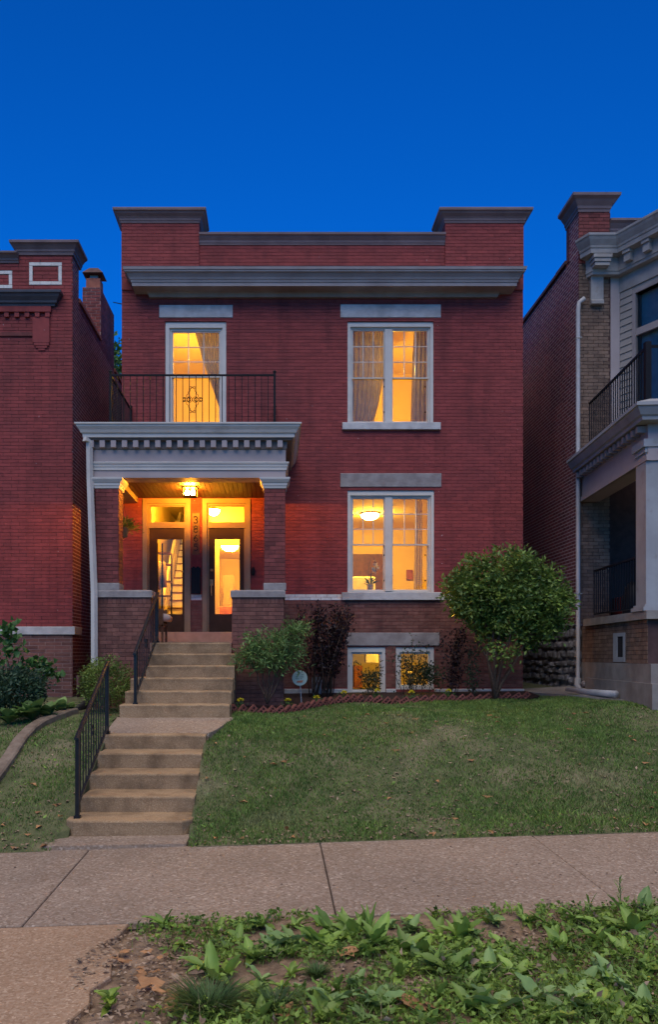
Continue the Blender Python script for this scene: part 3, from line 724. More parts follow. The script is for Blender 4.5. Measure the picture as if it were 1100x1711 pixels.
def leaves(name, pts, dirs, L, W, mat, parent, fold=.25, seed=0):
    """many folded leaves: pts Nx3, dirs Nx3 (leaf direction)"""
    g = np.random.default_rng(seed); n = len(pts); d = dirs/np.maximum(1e-6, np.linalg.norm(dirs, axis=1))[:,None]
    r = g.normal(size=(n,3)); s = np.cross(d, r); s /= np.maximum(1e-6, np.linalg.norm(s, axis=1))[:,None]
    nrm = np.cross(s, d); ln = L*(.65+.7*g.random(n))[:,None]; wd = W*(.65+.7*g.random(n))[:,None]
    mid = pts+d*ln*.45
    V = np.stack([pts, mid+s*wd*.5+nrm*wd*fold, pts+d*ln-nrm*ln*.12, mid-s*wd*.5+nrm*wd*fold], 1).reshape(-1,3)
    b = np.arange(n)[:,None]*4
    Fc = np.concatenate([b+np.array([[0,1,2]]), b+np.array([[0,2,3]])], 1).reshape(-1,3)
    return np_mesh(name, V, Fc, mat, parent)
def unit(n, g):
    v = g.normal(size=(n,3)); return v/np.linalg.norm(v, axis=1)[:,None]

hb = thing('hanging_basket', 'small hanging pot of green fern under left end of porch', 'hanging plant', (X(207,14.5), 14.5, Z(897,14.5)), world=True)
bx, by, bz = X(207,14.5), 14.5, Z(898,14.5)
MB().lathe((bx,by,bz), [(.05,0),(.06,.01),(.085,.15),(.095,.155),(.095,.17),(.07,.165)], 14).build('pot', M['trim_tan'], hb, True)
mb = MB()
for k in range(3):
    t = k*2.1; mb.tube([(bx+.085*math.cos(t), by+.085*math.sin(t), bz+.16), (bx, by, Z(845,14.5))], .003, 4)
mb.tube([(bx,by,Z(846,14.5)),(bx,by,ZC)], .004, 4); mb.build('hanger', M['black_metal'], hb)
g = np.random.default_rng(5); n = 420; p = np.array([bx,by,bz+.2])+g.normal(size=(n,3))*np.array([.10,.10,.055])
leaves('foliage', p, p-np.array([bx,by,bz+.12])+np.array([0,0,-.02]), .085, .018, M['leaf_cover'], hb, seed=5)

ch = thing('porch_chair', 'dark slatted armchair with a pale cushion left of the left front door', 'chair', (-1.98, 14.5, ZPF), world=True)
cx0, cx1, cy0, cy1 = -2.52, -1.96, 14.25, 14.8
for xx in (cx0, cx1-.04):
    for yy in (cy0, cy1-.04): MB().box(xx, xx+.035, yy, yy+.035, ZPF, ZPF+.62 if xx > -2.2 else ZPF+.85).build('leg', M['wood_in'], ch)
MB().bbox(cx0, cx1, cy0, cy1, ZPF+.30, ZPF+.36).build('seat', M['wood_in'], ch)
for k in range(2): MB().hexa([(cx0+.03,cy0+k*.5-.01,ZPF+.33),(cx1,cy0+k*.5-.01,ZPF+.33),(cx1,cy0+k*.5+.02,ZPF+.33),(cx0+.03,cy0+k*.5+.02,ZPF+.33),(cx0,cy0+k*.5-.01,ZPF+.62),(cx1-.01,cy0+k*.5-.01,ZPF+.60),(cx1-.01,cy0+k*.5+.02,ZPF+.60),(cx0,cy0+k*.5+.02,ZPF+.62)]).build('arm', M['wood_in'], ch)
MB().hexa([(cx0-.1,cy0,ZPF+.36),(cx0-.06,cy0,ZPF+.36),(cx0-.06,cy1,ZPF+.36),(cx0-.1,cy1,ZPF+.36),(cx0-.2,cy0,ZPF+.9),(cx0-.16,cy0,ZPF+.9),(cx0-.16,cy1,ZPF+.9),(cx0-.2,cy1,ZPF+.9)]).build('backrest', M['wood_in'], ch)
MB().rings([[(cx0+.02+i, cy0+.03+i*.5, ZPF+z), (cx1+.09-i, cy0+.03+i*.5, ZPF+z-.05), (cx1+.09-i, cy1-.03-i*.5, ZPF+z-.05), (cx0+.02+i, cy1-.03-i*.5, ZPF+z)] for i, z in ((.03,.44),(0,.48),(.0,.53),(.04,.57))]).build('cushion', M['fabric'], ch, True)

# ------------------------------------------------------------------ balcony railing
def scroll(mb, cx, y, cz, sx, sz, r, turns=1.35, n=16, rad=.005):
    pts = []
    for i in range(n+1):
        t = i/n; a = t*turns*2*math.pi; rr_ = r*(1-.75*t)
        pts.append((cx+sx*(r-rr_*math.cos(a)), y, cz+sz*rr_*math.sin(a)))
    mb.tube(pts, rad, 4)
yb = 13.9; bl = X(184.5, yb); brx = X(459, yb); ztop = Z(627, yb); zb = ZR+.06
br = thing('balcony_railing', 'black wrought iron railing with scroll ornament on the porch roof', 'railing', ((bl+brx)/2, yb, ZR), world=True)
for xx in (bl, brx):
    for yy in (yb, D0-.05):
        mb = MB().bar((xx,yy,ZR+.01),(xx,yy,ztop+.05),.04); mb.lathe((xx,yy,ztop+.05),[(.03,0),(.032,.01),(.02,.03),(.004,.035)],8); mb.build('post', M['black_metal'], br)
for z, t in ((ztop,.028),(zb,.022)):
    MB().bar((bl,yb,z),(brx,yb,z),t).build('rail', M['black_metal'], br)
    for xx in (bl, brx): MB().bar((xx,yb,z),(xx,D0-.05,z),t).build('rail', M['black_metal'], br)
nbal = 25
for i in range(1, nbal):
    xx = bl+(brx-bl)*i/nbal; MB().bar((xx,yb,zb),(xx,yb,ztop),.013).build('baluster', M['black_metal'], br)
for xx in (bl, brx):
    for i in range(1, 17): yy = yb+(D0-.05-yb)*i/17; MB().bar((xx,yy,zb),(xx,yy,ztop),.013).build('baluster', M['black_metal'], br)
ox, oz = X(321.5,yb), Z(668,yb); mb = MB(); yo = yb-.012
for sx in (-1,1):
    for sz in (-1,1):
        scroll(mb, ox, yo, oz, sx, sz, .055); scroll(mb, ox+sx*.09, yo, oz, sx, sz, .045); scroll(mb, ox, yo, oz+sz*.20, sx, sz, .03, rad=.004)
        mb.tube([(ox+sx*.10,yo,oz+sz*.045),(ox+sx*.10,yo,oz+sz*.08),(ox+sx*.07,yo,oz+sz*.095),(ox+sx*.07,yo,oz+sz*.13),(ox+sx*.04,yo,oz+sz*.145),(ox+sx*.04,yo,oz+sz*.18),(ox+sx*.005,yo,oz+sz*.20)], .005, 4)
mb.build('scroll_ornament', M['black_metal'], br)

# ------------------------------------------------------------------ steps
us = thing('upper_steps', 'upper flight of six tan concrete steps rising to the porch', 'steps', (-1.4, 12.0, 1.08), world=True)
RZ = (ZPF-1.085)/6
UW = [(-2.30,-.675),(-2.27,-.665),(-2.24,-.655),(-2.045,-.645),(-2.04,-.64),(-2.03,-.745)]
def worn_step(x0, x1, y0, y1, z0, z1, name, parent, mat, seed, skew=0, nose=.018, corner=0.):
    """concrete step with a rounded, slightly worn nose"""
    rr = random.Random(seed); n = 14; mb = MB(); prof_n = 7
    for i in range(n+1):
        t = i/n; x = x0+(x1-x0)*t; wz = rr.uniform(-.003,.003); wy = rr.uniform(-.004,.004)
        cy = 0
        if corner: cy = corner*max(0, 1-min(t, 1-t)*14)
        e = .006 if i in (0, n) else 0
        yf = y0+wy+cy
        zt_ = z1+wz-e
        mb.v += [(x,yf+.012,z0),(x,yf+.004,z1-.06),(x,yf,zt_-nose*1.1),(x,yf+nose*.3,zt_-nose*.3),(x,yf+nose,zt_),(x,y1,zt_+.008),(x,y1,z0)]
    for i in range(n):
        for j in range(prof_n-1): a = i*prof_n+j; mb.f.append((a, a+prof_n, a+prof_n+1, a+1))
    mb.f.append(tuple(range(prof_n))); mb.f.append(tuple(n*prof_n+j for j in reversed(range(prof_n))))
    return mb.build(name, mat, parent)
for i, (a, b) in enumerate(UW):
    y0 = 12.0+.28*i
    worn_step(a, b, y0, 13.415 if i > 2 else 13.41, 1.0 if i < 2 else 1.08+RZ*(i-1), 1.085+RZ*(i+1)-(.003 if i == 5 else 0), 'step', us, M['concrete_step'], 70+i)
ls = thing('lower_steps', 'lower flight of worn concrete steps rising from the pavement', 'steps', (-1.6, 8.85, 0), world=True)
LW = [(-2.27,-.916,10.7,.954),(-2.30,-.915,8.85,.20),(-2.235,-.927,9.32,.385),(-2.255,-.925,9.80,.575),(-2.26,-.928,10.25,.765)]
for i, (a, b, y0, z1) in enumerate(LW):
    worn_step(a, b, y0, [10.855,9.9,10.3,10.69,10.69][i], z1-.32, z1, 'step', ls, M['concrete_step'], 80+i, corner=.10 if i == 1 else 0)

# ------------------------------------------------------------------ hand rails
def hand_rail(name, label, A, B, n, mat, hA, hB, lowA=.1, lowB=.1, orn=False, cap=.05):
    A, B = Vector(A), Vector(B); t = thing(name, label, 'handrail', tuple(A), world=True)
    up = Vector((0,0,1)); d = (B-A).normalized()
    for P, h in ((A, hA), (B, hB)):
        MB().bar(P, P+up*h, .042).bar(P, P+up*.03, .07).build('post', mat, t)
    a2, b2 = A+up*hA-d*.07, B+up*hB+d*.03
    s = d.cross(up).normalized(); q = d.cross(s).normalized()
    mb = MB(); rs = []
    for P in (a2, b2): rs.append([P-s*.026, P+s*.026, P+s*.022+up*.022, P+up*.03, P-s*.022+up*.022])
    mb.rings(rs).build('top_rail', mat, t)
    MB().bar(A+up*lowA, B+up*lowB, .028).build('bottom_rail', mat, t)
    for i in range(1, n):
        k = i/n; P = A.lerp(B, k); z0 = A.z+lowA+(B.z+lowB-A.z-lowA)*k; z1 = A.z+hA+(B.z+hB-A.z-hA)*k
        MB().bar((P.x,P.y,z0),(P.x,P.y,z1),.014).build('baluster', mat, t)
    if orn:
        P = A.lerp(B, .5); zc = (A.z+lowA+A.z+hA+B.z+lowB+B.z+hB)/4
        mb = MB(); v = (B-A); v.z = 0; v.normalize()
        for sx in (-1,1):
            for sz in (-1,1):
                pts = []
                for i in range(13):
                    tt = i/12; an = tt*1.3*2*math.pi; r_ = .045*(1-.75*tt)
                    off = v*(sx*(.045-r_*math.cos(an))); pts.append((P.x+off.x-.012, P.y+off.y, zc+sz*(.03+r_*math.sin(an))))
                mb.tube(pts, .005, 4)
        mb.build('ornament', mat, t)
    return t
hand_rail('hand_rail', 'black iron handrail beside the lower steps with sheen on top rail', (X(129,9.0),9.0,.20), (X(179,10.8),10.8,.962), 12, M['rail_steel'], .90, .925, .14, .09, True)
hand_rail('hand_rail', 'black iron handrail beside the upper steps at the porch pier', (X(226,12.1),12.1,1.27), (X(262.5,13.5),13.5,2.21), 11, M['rail_steel'], .77, .80, .12, .1, True)

# ------------------------------------------------------------------ interiors of the main house (lit rooms)
def room(x0, x1, z0, z1, y0, y1, name, holes_front=(), wm='wall_in'):
    """five sided room shell behind the front wall, thin plaster slabs"""
    mb = MB(); t = .04
    mb.box(x0, x0+t, y0, y1, z0, z1).box(x1-t, x1, y0, y1, z0, z1).box(x0+t, x1-t, y1-t, y1, z0, z1)
    r = mb.build(name, M[wm], house)
    MB().box(x0+t, x1-t, y0, y1-t, z1-t, z1).build('room_ceiling', M['ceil_in'], r)
    MB().box(x0+t, x1-t, y0, y1-t, z0, z0+t).build('room_floor', M['floor_in'], r)
    return r
YI = D0+.302
room(-2.68, .72, 5.72, 8.95, YI, 20.0, 'upper_left_room')
room(.76, 4.52, 5.72, 8.95, YI, 20.0, 'upper_right_room')
room(-.30, 4.52, 2.42, 5.23, YI, 20.6, 'living_room')
room(-2.68, -1.52, 2.42, 5.62, YI, 21.5, 'stair_hall')
room(-1.48, -.34, 2.42, 5.62, YI, 21.5, 'entry_hall')
room(.2, 4.52, .3, 2.36, YI, 19.5, 'basement_room')
def lamp(name, label, x, y, z, r=.18, h=.11, mat='lamp'):
    t = thing(name, label, 'lamp', (x, y, z), world=True)
    MB().lathe((x,y,z), [(.03,-h),(r*.55,-h*.88),(r*.85,-h*.55),(r,-h*.1),(r*.98,0)], 20).build('shade', M[mat], t, True)
    MB().lathe((x,y,z), [(r*1.03,0),(r*1.05,.02),(r*.6,.045)], 20).build('fitting', M['brass'], t)
    return t
lamp('ceiling_lamp', 'lit dome ceiling lamp seen through the ground floor twin window', X(618.5,18.2), 18.2, 5.15, .21, .12)
lamp('ceiling_lamp', 'lit dome lamp seen through the glass of the right front door', X(384,18.6), 18.6, Z(911.5,18.6), .20, .13)
lamp('ceiling_lamp', 'lit lamp behind the mullion of the upper twin window', X(650,17.6), 17.6, Z(618,17.6), .075, .08, 'lamp_small')
lamp('ceiling_lamp', 'lit lamp behind the curtain of the balcony window', X(355,17.6), 17.6, Z(596,17.6), .07, .08, 'lamp_small')
hall_lamp = lamp('ceiling_lamp', 'lit lamp near the hall ceiling behind the left front door', -2.15, 16.65, 5.25, .15, .12)
MB().lathe((-2.15,16.65,5.30), [(.02,0),(.10,.02),(.13,.08),(.10,.14),(.02,.16)], 14).build('fill_globe', M['lamp'], hall_lamp, True)  # unseen glowing globe added above the dome to light the hall ceiling
lamp('ceiling_lamp', 'lit lamp seen through the transom above the right front door', X(357,16.9), 16.9, Z(852,16.9), .13, .12)
lamp('ceiling_lamp', 'lit lamp inside the basement behind the small windows', 2.6, 17.6, 2.30, .085, .06)
# entry hall: inner doorway and furniture
yd = 17.4
MB().box(-1.44,-.38,yd,yd+.1,Z(911,yd)-.0,5.58).box(-1.44,X(366,yd),yd,yd+.1,2.46,Z(911,yd)).build('inner_doorway', M['wall_in'], house)
MB().box(-1.44,-.38,yd+.11,21.46,Z(911.5,18.6)+.03,Z(911.5,18.6)+.07).build('hall_soffit', M['ceil_in'], house)
MB().box(X(373,20.4),X(391.5,20.4),20.38,20.44,2.46,Z(960,20.4)).build('hall_door', M['trim_tan'], house)
tag(MB().bbox(X(367,19),X(392,19)+.1,18.7,19.1,2.462,Z(1014,19),.01).build('hall_bench', M['terracotta']), 'low red wooden chest inside the right front doorway', 'chest')
for i,(px,py,dd) in enumerate(((368.5,966,18.2),(366.5,976,17.9))):
    tag(MB().box(-1.437,-1.41,dd,dd+.25,Z(py+5,dd),Z(py-5,dd)).build('wall_picture', M['wood_in']), ['small dark picture farther in on hall wall behind right front door','small dark picture nearer the glass on hall wall behind right front door'][i], 'picture')
# stair hall: staircase and coat rack
st = thing('staircase', 'cream staircase climbing away behind the glass of left front door', 'staircase', (-1.95,17.4,2.46), world=True)
for i in range(15):
    y0 = 17.3+i*.25; z0 = 2.47+.19*i
    MB().box(-2.34,-1.562,y0,y0+.25,2.462,z0+.17).build('riser', M['white_in'], st)
    MB().box(-2.35,-1.561,y0-.025,y0+.25,z0+.171,z0+.195).build('tread', M['wood_in'], st)
for k, (off, wd) in enumerate(((.02,.10),(.30,.05),(.55,.05))):
    MB().hexa([(-2.42,17.25,2.5+off),(-2.355,17.25,2.5+off),(-2.355,21.05,5.35+off),(-2.42,21.05,5.35+off),(-2.42,17.25,2.62+off+wd),(-2.355,17.25,2.62+off+wd),(-2.355,21.05,5.47+off+wd),(-2.42,21.05,5.47+off+wd)]).build('stringer', M['white_in'], st)
rk = thing('coat_rack', 'dark metal shelf rack with hanging coats behind left front door', 'rack', (-2.35,16.7,2.46), world=True)
for px, dd in ((262.5,16.55),(271,16.55),(286.5,17.0)): MB().bar((X(px,dd),dd,2.462),(X(px,dd),dd,Z(908 if px<280 else 925,dd)),.03).build('post', M['black_metal'], rk)
for py in (926, 945, 973, 997): MB().box(X(266,17),X(287,17),16.75,17.02,Z(py,17)-.01,Z(py,17)+.012).build('shelf', M['wood_in'], rk)
for j,(px,c) in enumerate(((263,'terracotta'),(267,'fabric'),(274,'trim_tan'))):
    x = X(px,16.7); mb = MB().rings([[(x+.05*s*math.cos(t), 16.7+.09*s*math.sin(t)*1.0, z) for t in np.linspace(0,2*math.pi,11)[:-1]] for z, s in ((Z(985-j*2,16.7),1.15),(Z(965,16.7),1.05),(Z(945,16.7),.9),(Z(938,16.7),.3))]); mb.build('coat', M[c], rk, True)
# living room things
MB().box(X(590,20),X(652,20),20.45,20.56,2.46,Z(922,20)).build('room_opening', M['wood_in'], house)
tag(MB().bbox(X(586,19),X(624,19),18.6,19.2,2.461,Z(966,19),.03).build('sofa', M['white_in'], None), 'pale sofa back low behind the ground floor window', 'sofa')
orc = thing('orchid', 'white potted orchid on the inner sill of ground floor window', 'plant', (X(619,16.3),16.3,Z(988,16.3)), world=True)
ozx = X(619,16.35)
MB().lathe((ozx,16.35,Z(987,16.35)), [(.045,0),(.06,.02),(.068,.12),(.06,.125)], 14).build('pot', M['grey_paint'], orc, True)
MB().tube([at(617,976,16.35),at(616,955,16.35),at(619,938,16.35),at(625,932,16.35),at(629,943,16.35)], .004, 5).build('stem', M['leaf_dark'], orc)
g = np.random.default_rng(9); p = np.array(at(628,949,16.35))+g.normal(size=(22,3))*np.array([.035,.02,.05]); leaves('flower', p, g.normal(size=(22,3)), .06, .06, M['white_in'], orc)
p = np.tile(np.array([ozx,16.35,Z(977,16.35)]),(7,1)); leaves('leaf', p, np.array([[-1,0,.7],[1,0,.5],[-.6,.4,.9],[.7,-.2,.9],[-1,-.3,.1],[.3,.5,.8],[.1,0,1]]), .2, .045, M['leaf_dark'], orc)
MB().box(X(583,16.4),X(724,16.4),D0+.2,D0+.55,Z(990,16.4)-.05,Z(989.5,16.4)).build('inner_sill', M['white_in'], house)
pic = tag(MB().box(X(680,20.5),X(690,20.5),20.5,20.55,Z(968,20.5),Z(952,20.5)).build('wall_picture', M['terracotta']), 'small red picture on the wall behind the ground floor window', 'picture')
# curtains
def curtain(label, edge_l, edge_r, d, mat='curtain', seed=0, amp=.045, waves=9):
    """edges: lists of (px, py) top to bottom"""
    n = 40; mb = MB(); m = len(edge_l)
    rows = 24
    def interp(e, t):
        pys = [p[1] for p in e]; y = pys[0]+(pys[-1]-pys[0])*t
        return np.interp(y, pys, [p[0] for p in e]), y
    for j in range(rows+1):
        t = j/rows; (l, y), (r, _) = interp(edge_l, t), interp(edge_r, t)
        for i in range(n+1):
            u = i/n; x = X(l+(r-l)*u, d)
            mb.v.append((x, d+amp*math.sin(u*waves*2*math.pi+seed+.6*math.sin(t*3))*(1-.25*t), Z(y, d)))
    for j in range(rows):
        for i in range(n): a = j*(n+1)+i; mb.f.append((a,a+1,a+n+2,a+n+1))
    return tag(mb.build('curtain', M[mat], smooth=True), label, 'curtain')
curtain('grey curtain swept to the right inside the balcony window', [(325,550),(338,600),(352,640),(366,680),(369,700)], [(372,550),(372,600),(372,640),(372,680),(372,700)], 16.35, waves=6)
curtain('wide grey curtain filling the left half of upper twin window', [(586,548),(586,715)], [(645,548),(644,600),(640,640),(632,680),(622,715)], 16.35, waves=7, seed=1)
curtain('narrow grey curtain at the right edge of upper twin window', [(693,548),(690,600),(688,660),(687,715)], [(716,548),(716,715)], 16.35, waves=4, seed=2)
curtain('pale sheer curtain at the right edge of ground floor twin window', [(694,828),(692,995)], [(706,828),(706,995)], 16.4, 'sheer', waves=3, seed=3)
# basement clutter
for i,(px0,px1,py0,py1,mt,lb) in enumerate(((612,633,1093,1107,'white_in','pale box on a shelf inside the left basement window'),(592,606,1112,1150,'terracotta','reddish bundle low inside the left basement window'),(676,690,1121,1126,'white_in','small pale tray inside the right basement window'))):
    tag(MB().bbox(X(px0,18.2),X(px1,18.2),18.2,18.5,Z(py1,18.2),Z(py0,18.2),.02).build('stored_box', M[mt]), lb, 'box')

# ------------------------------------------------------------------ left neighbour
LX1 = fx(121); LX0 = -9.5
lh = thing('neighbour_house', 'dark red brick house on the left with chimney and white brick squares', 'house', (-6.5, D0, 1.15), world=True)
ZT_L = Z(426, D0)               # top of the brick under the corner cornice
MB().box(LX0, fx(31)+.006, D0+.006, D0+.4, ZT_L-.5, Z(440, D0)+.1).box(LX0, LX1-.02, D0+.006, D0+.4, .5, ZT_L-.5).box(fx(31)+.006, LX1-.02, D0+.006, D0+.5, ZT_L-.5, ZT_L).box(LX0, LX1-.06, D0+.4, 27, .5, 8.9).build('wall', M['mortar_dark'], lh)
ZB_L0, ZB_L1 = Z(1060,D0), Z(1047,D0)
WR = []   # white brick squares
for (a,b,c,d) in ((48,103,476,438),(-22,20,482,452)):
    a, b, z0, z1 = fx(a), fx(b), fz(c), fz(d); t = .072
    WR += [(a,a+t,z0+t,z1-t),(b-t,b,z0+t,z1-t)]
    for zz in (z0, z1-t):
        k = 3; WR += [(a+(b-a)*i/k, a+(b-a)*(i+1)/k, zz, zz+t) for i in range(k)]
ZL_C0, ZL_C1 = fz(513), fz(488)
lb = courses(LX0, fx(31), ZT_L-.3, Z(440,D0), .30, .068, WR, joint=.006, seed=106) + courses(LX0, LX1, ZB_L1, ZT_L-.3, .30, .068, WR+[(LX0, fx(95), ZL_C0, ZL_C1)], joint=.006, seed=101)
lb += courses(fx(31), LX1, ZT_L-.3, ZT_L, .30, .068, WR, joint=.006, seed=102)
lb = [r for r in lb if r[1] > -6.3]
front_bricks(lb, D0, M['brick_red'], lh, 190, 103, score=lambda r: (r[1]-r[0])*(1 if r[2] < 6.2 and r[0] > -5.45 else .05)+.01*random.random())
lb2 = [r for r in courses(LX0, LX1, .7, ZB_L0, .315, .071, joint=.008, seed=104) if r[1] > -6.3]
MB().box(LX0, LX1-.004, D0+.004, D0+.3, .5, ZB_L0).build('basement_wall', M['mortar_pale'], lh)
front_bricks(lb2, D0, M['brick_brown'], lh, 100, 105, stuffname='basement_brickwork', score=lambda r: (r[1]-r[0])*(1 if r[2] > 1.1 and r[0] > -5.45 else .05))
for r in WR: front_bricks([(r[0]+.003, r[1]-.003, r[2]+.003, r[3]-.003)], D0-.002, M['white_brick'], lh, 1, 9, name='glazed_brick')
MB().bbox(LX0, LX1+.05, D0-.035, D0+.55, ZB_L0, ZB_L1, .008).build('stone_band', M['limestone'], lh)
MB().bbox(LX0, LX1+.02, D0-.03, D0+.3, .5, fz(1172), .01).build('base_course', M['limestone'], lh)
# side wall seen in the gap
ZSL = 9.12
side_b = courses(D0, 18.5, .8, ZSL, .215, .070, [(15.8,16.45,ZB_L0-.01,ZB_L1+.01)], joint=.018, seed=110) + courses(18.5, 20.0, .8, 10.35, .215, .070, joint=.018, seed=111) + courses(20.0, 27, .8, 8.98, .215, .070, joint=.018, seed=112) + courses(D0, 16.4, ZSL, ZT_L, .215, .07, joint=.018, seed=113)
MB().box(LX1-.019, LX1-.002, D0+.02, 16.4, .5, ZT_L).box(LX1-.4, LX1-.002, 16.401, 27, .5, ZSL-.16).build('side_wall', M['mortar_light'], lh)
side_bricks(side_b, LX1, 1, M['brick_old'], lh, 115)
for (y0, y1, zz) in ((16.42, 18.44, ZSL+.0), (20.02, 27, 8.98)):
    n = int((y1-y0)/.6)+1
    for i in range(n): MB().bbox(LX1-.34, LX1+.03, y0+(y1-y0)*i/n+.003, y0+(y1-y0)*(i+1)/n-.003, zz+.0, zz+.09, .02).build('coping', M['terracotta'], lh)
MB().box(X(137,18.46)+.006, LX1-.008, 18.466, 20.0, 8.9, 10.35).build('chimney', M['mortar_pale'], lh)
front_bricks(courses(X(137,18.46), LX1, 9.2, 10.35, .215, .07, joint=.012, seed=120), 18.46, M['brick_old'], lh, 0, 121, stuffname='chimney_brickwork')
fl = MB(); cx_, cy_ = X(157,18.75), 18.8
fl.rings([[(cx_-.165,cy_-.165,10.35),(cx_+.165,cy_-.165,10.35),(cx_+.165,cy_+.165,10.35),(cx_-.165,cy_+.165,10.35)],[(cx_-.16,cy_-.16,10.64),(cx_+.16,cy_-.16,10.64),(cx_+.16,cy_+.16,10.64),(cx_-.16,cy_+.16,10.64)]])
fl.build('chimney_flue', M['terracotta'], lh)
MB().box(cx_-.09,cx_+.09,cy_-.09,cy_+.09,10.64,10.76).build('flue_throat', M['plastic_white'], lh)
MB().rings([[(cx_-.235,cy_-.235,10.74),(cx_+.235,cy_-.235,10.74),(cx_+.235,cy_+.235,10.74),(cx_-.235,cy_+.235,10.74)],[(cx_-.1,cy_-.1,10.90),(cx_+.1,cy_-.1,10.90),(cx_+.1,cy_+.1,10.90),(cx_-.1,cy_+.1,10.90)]]).build('chimney_cap', M['tin_rust'], lh)
# cornices of the left house
prof = [(-.05,0),(.02,0),(.03,.05),(.045,.06),(.05,.10),(.09,.15),(.11,.17),(.145,.19),(.15,.235),(-.05,.27)]
MB().sweep([(fx(31),D0+.5),(fx(31),D0),(LX1,D0),(LX1,D0+.62)], [(o,ZT_L-.01+z) for o,z in prof]).box(fx(31)+.05,LX1-.05,D0+.03,D0+.5,ZT_L-.1,ZT_L+.24).build('parapet_cornice', M['coping_paint'], lh)
MB().sweep([(LX0,D0),(fx(31)-.002,D0)], [(o,Z(440,D0)+z*.75) for o,z in prof]).build('parapet_cornice', M['coping_paint'], lh)
MB().sweep([(LX0,D0-.0),(fx(88),D0-.0),(fx(88),D0+.02)], [(-.02,ZL_C0),(.05,ZL_C0),(.06,ZL_C0+.04),(.09,ZL_C0+.05),(.10,ZL_C0+.09),(.15,ZL_C0+.15),(.17,ZL_C0+.19),(.2,ZL_C0+.21),(.205,ZL_C0+.25),(.19,ZL_C0+.26),(-.02,ZL_C0+.29)]).build('cornice', pmat('slate_paint',(.085,.085,.10),(.06,.06,.072),3,.45), lh)
MB().box(LX0, fx(86), D0-.07, D0+.01, fz(523), fz(514)).build('corbel_band', M['brick_red'], lh)
for i in range(14): 
    xx = fx(80)-i*.2; MB().box(xx-.045, xx+.045, D0-.055, D0+.01, fz(531), fz(523)-.001).build('corbel', M['brick_red'], lh)
MB().box(fx(55), fx(83), D0-.04, D0+.01, fz(573), fz(531)-.002).build('corbel_pendant', M['brick_red'], lh)
for k,(a,b,c,d) in enumerate(((57,82,578,573.3),(60,79,582,578.3),(64,75,586,582.3))): MB().box(fx(a), fx(b), D0-.036+k*.008, D0+.01, fz(c), fz(d)).build('corbel_pendant', M['brick_red'], lh)
MB().box(LX0, fx(54.7), D0-.03, D0+.01, fz(562), fz(556)).build('corbel_band', M['brick_old'], lh)

# ------------------------------------------------------------------ right neighbour
DR = 16.0
RX0 = X(968, DR); rx = lambda px, d=DR: X(px, d)
rh = thing('neighbour_house', 'tan brick house on the right with white bracketed cornice and porch', 'house', (8.5, DR, 1.2), world=True)
rz = lambda py: Z(py, DR)
MB().box(RX0+.02, 6.60, DR+.006, DR+.5, .5, 10.7).box(RX0+.06, 12, DR+.5, 27, 1.0, 9.95).build('wall', M['mortar_dark'], rh)
rb = courses(RX0, X(1020,DR), .9, 9.7, .205, .0695, joint=.008, seed=201)
front_bricks(courses(RX0, X(1020,DR), 9.7, 10.72, .205, .0695, joint=.008, seed=202), DR, M['brick_old'], rh, 0, 204, stuffname='pier_brickwork')
front_bricks(rb, DR, M['brick_tan'], rh, 290, 203, score=lambda r: (r[1]-r[0])+(.05 if r[2] > 2.5 and r[3] < 10 else 0)+.005*random.random())
# side wall: brick above, rubble below
ZRB = 2.62
MB().box(RX0+.002, RX0+.019, DR+.02, DR+.5, ZRB-.02, 10.7).box(RX0+.002, RX0+.3, DR+.501, 27, ZRB-.02, 9.95).build('side_wall', M['mortar_light'], rh)
side_bricks(courses(DR, 27, ZRB, 10.0, .205, .0695, joint=.019, seed=210)+courses(DR, 16.65, 10.0, 10.72, .205, .0695, joint=.019, seed=211), RX0, -1, M['brick_old'], rh, 212)
for i in range(18):
    y0 = 16.66+i*.56
    MB().bbox(RX0-.04, RX0+.36, y0+.003, y0+.553, 10.0-.004*i, 10.09-.004*i+random.uniform(-.008,.008), .02).build('coping', M['tin_rust'], rh)
MB().box(RX0+.008, RX0+.4, DR+.05, 24, .5, ZRB-.02).build('rubble_wall', M['rubble'], rh)
rr = random.Random(77); zc = .98
while zc < ZRB-.04:
    hh = min(rr.uniform(.13,.24), ZRB-.005-zc); yy = DR+.0-rr.random()*.1
    while yy < 21.5:
        ww = rr.uniform(.18,.46); mb = MB(); c = (yy+ww/2, zc+hh/2+rr.uniform(-.035,.035)); rs = []
        sh_ = [(rr.uniform(.80,.98), 2*math.pi*k/9) for k in range(9)]
        for x_, s_ in ((RX0+.06,1.0),(RX0+.0,.98),(RX0-.02-.03*rr.random(),.86),(RX0-.045-.03*rr.random(),.5)):
            ring = []
            for q, t in sh_:
                cc, ss = math.cos(t), math.sin(t); e = .55
                ring.append((x_, c[0]+ww/2*q*s_*math.copysign(abs(cc)**e, cc), c[1]+hh/2*q*s_*math.copysign(abs(ss)**e, ss)))
            rs.append(ring)
        mb.rings(rs); mb.build('stone', M['rubble'], rh); yy += ww+.015
    zc += hh+.012
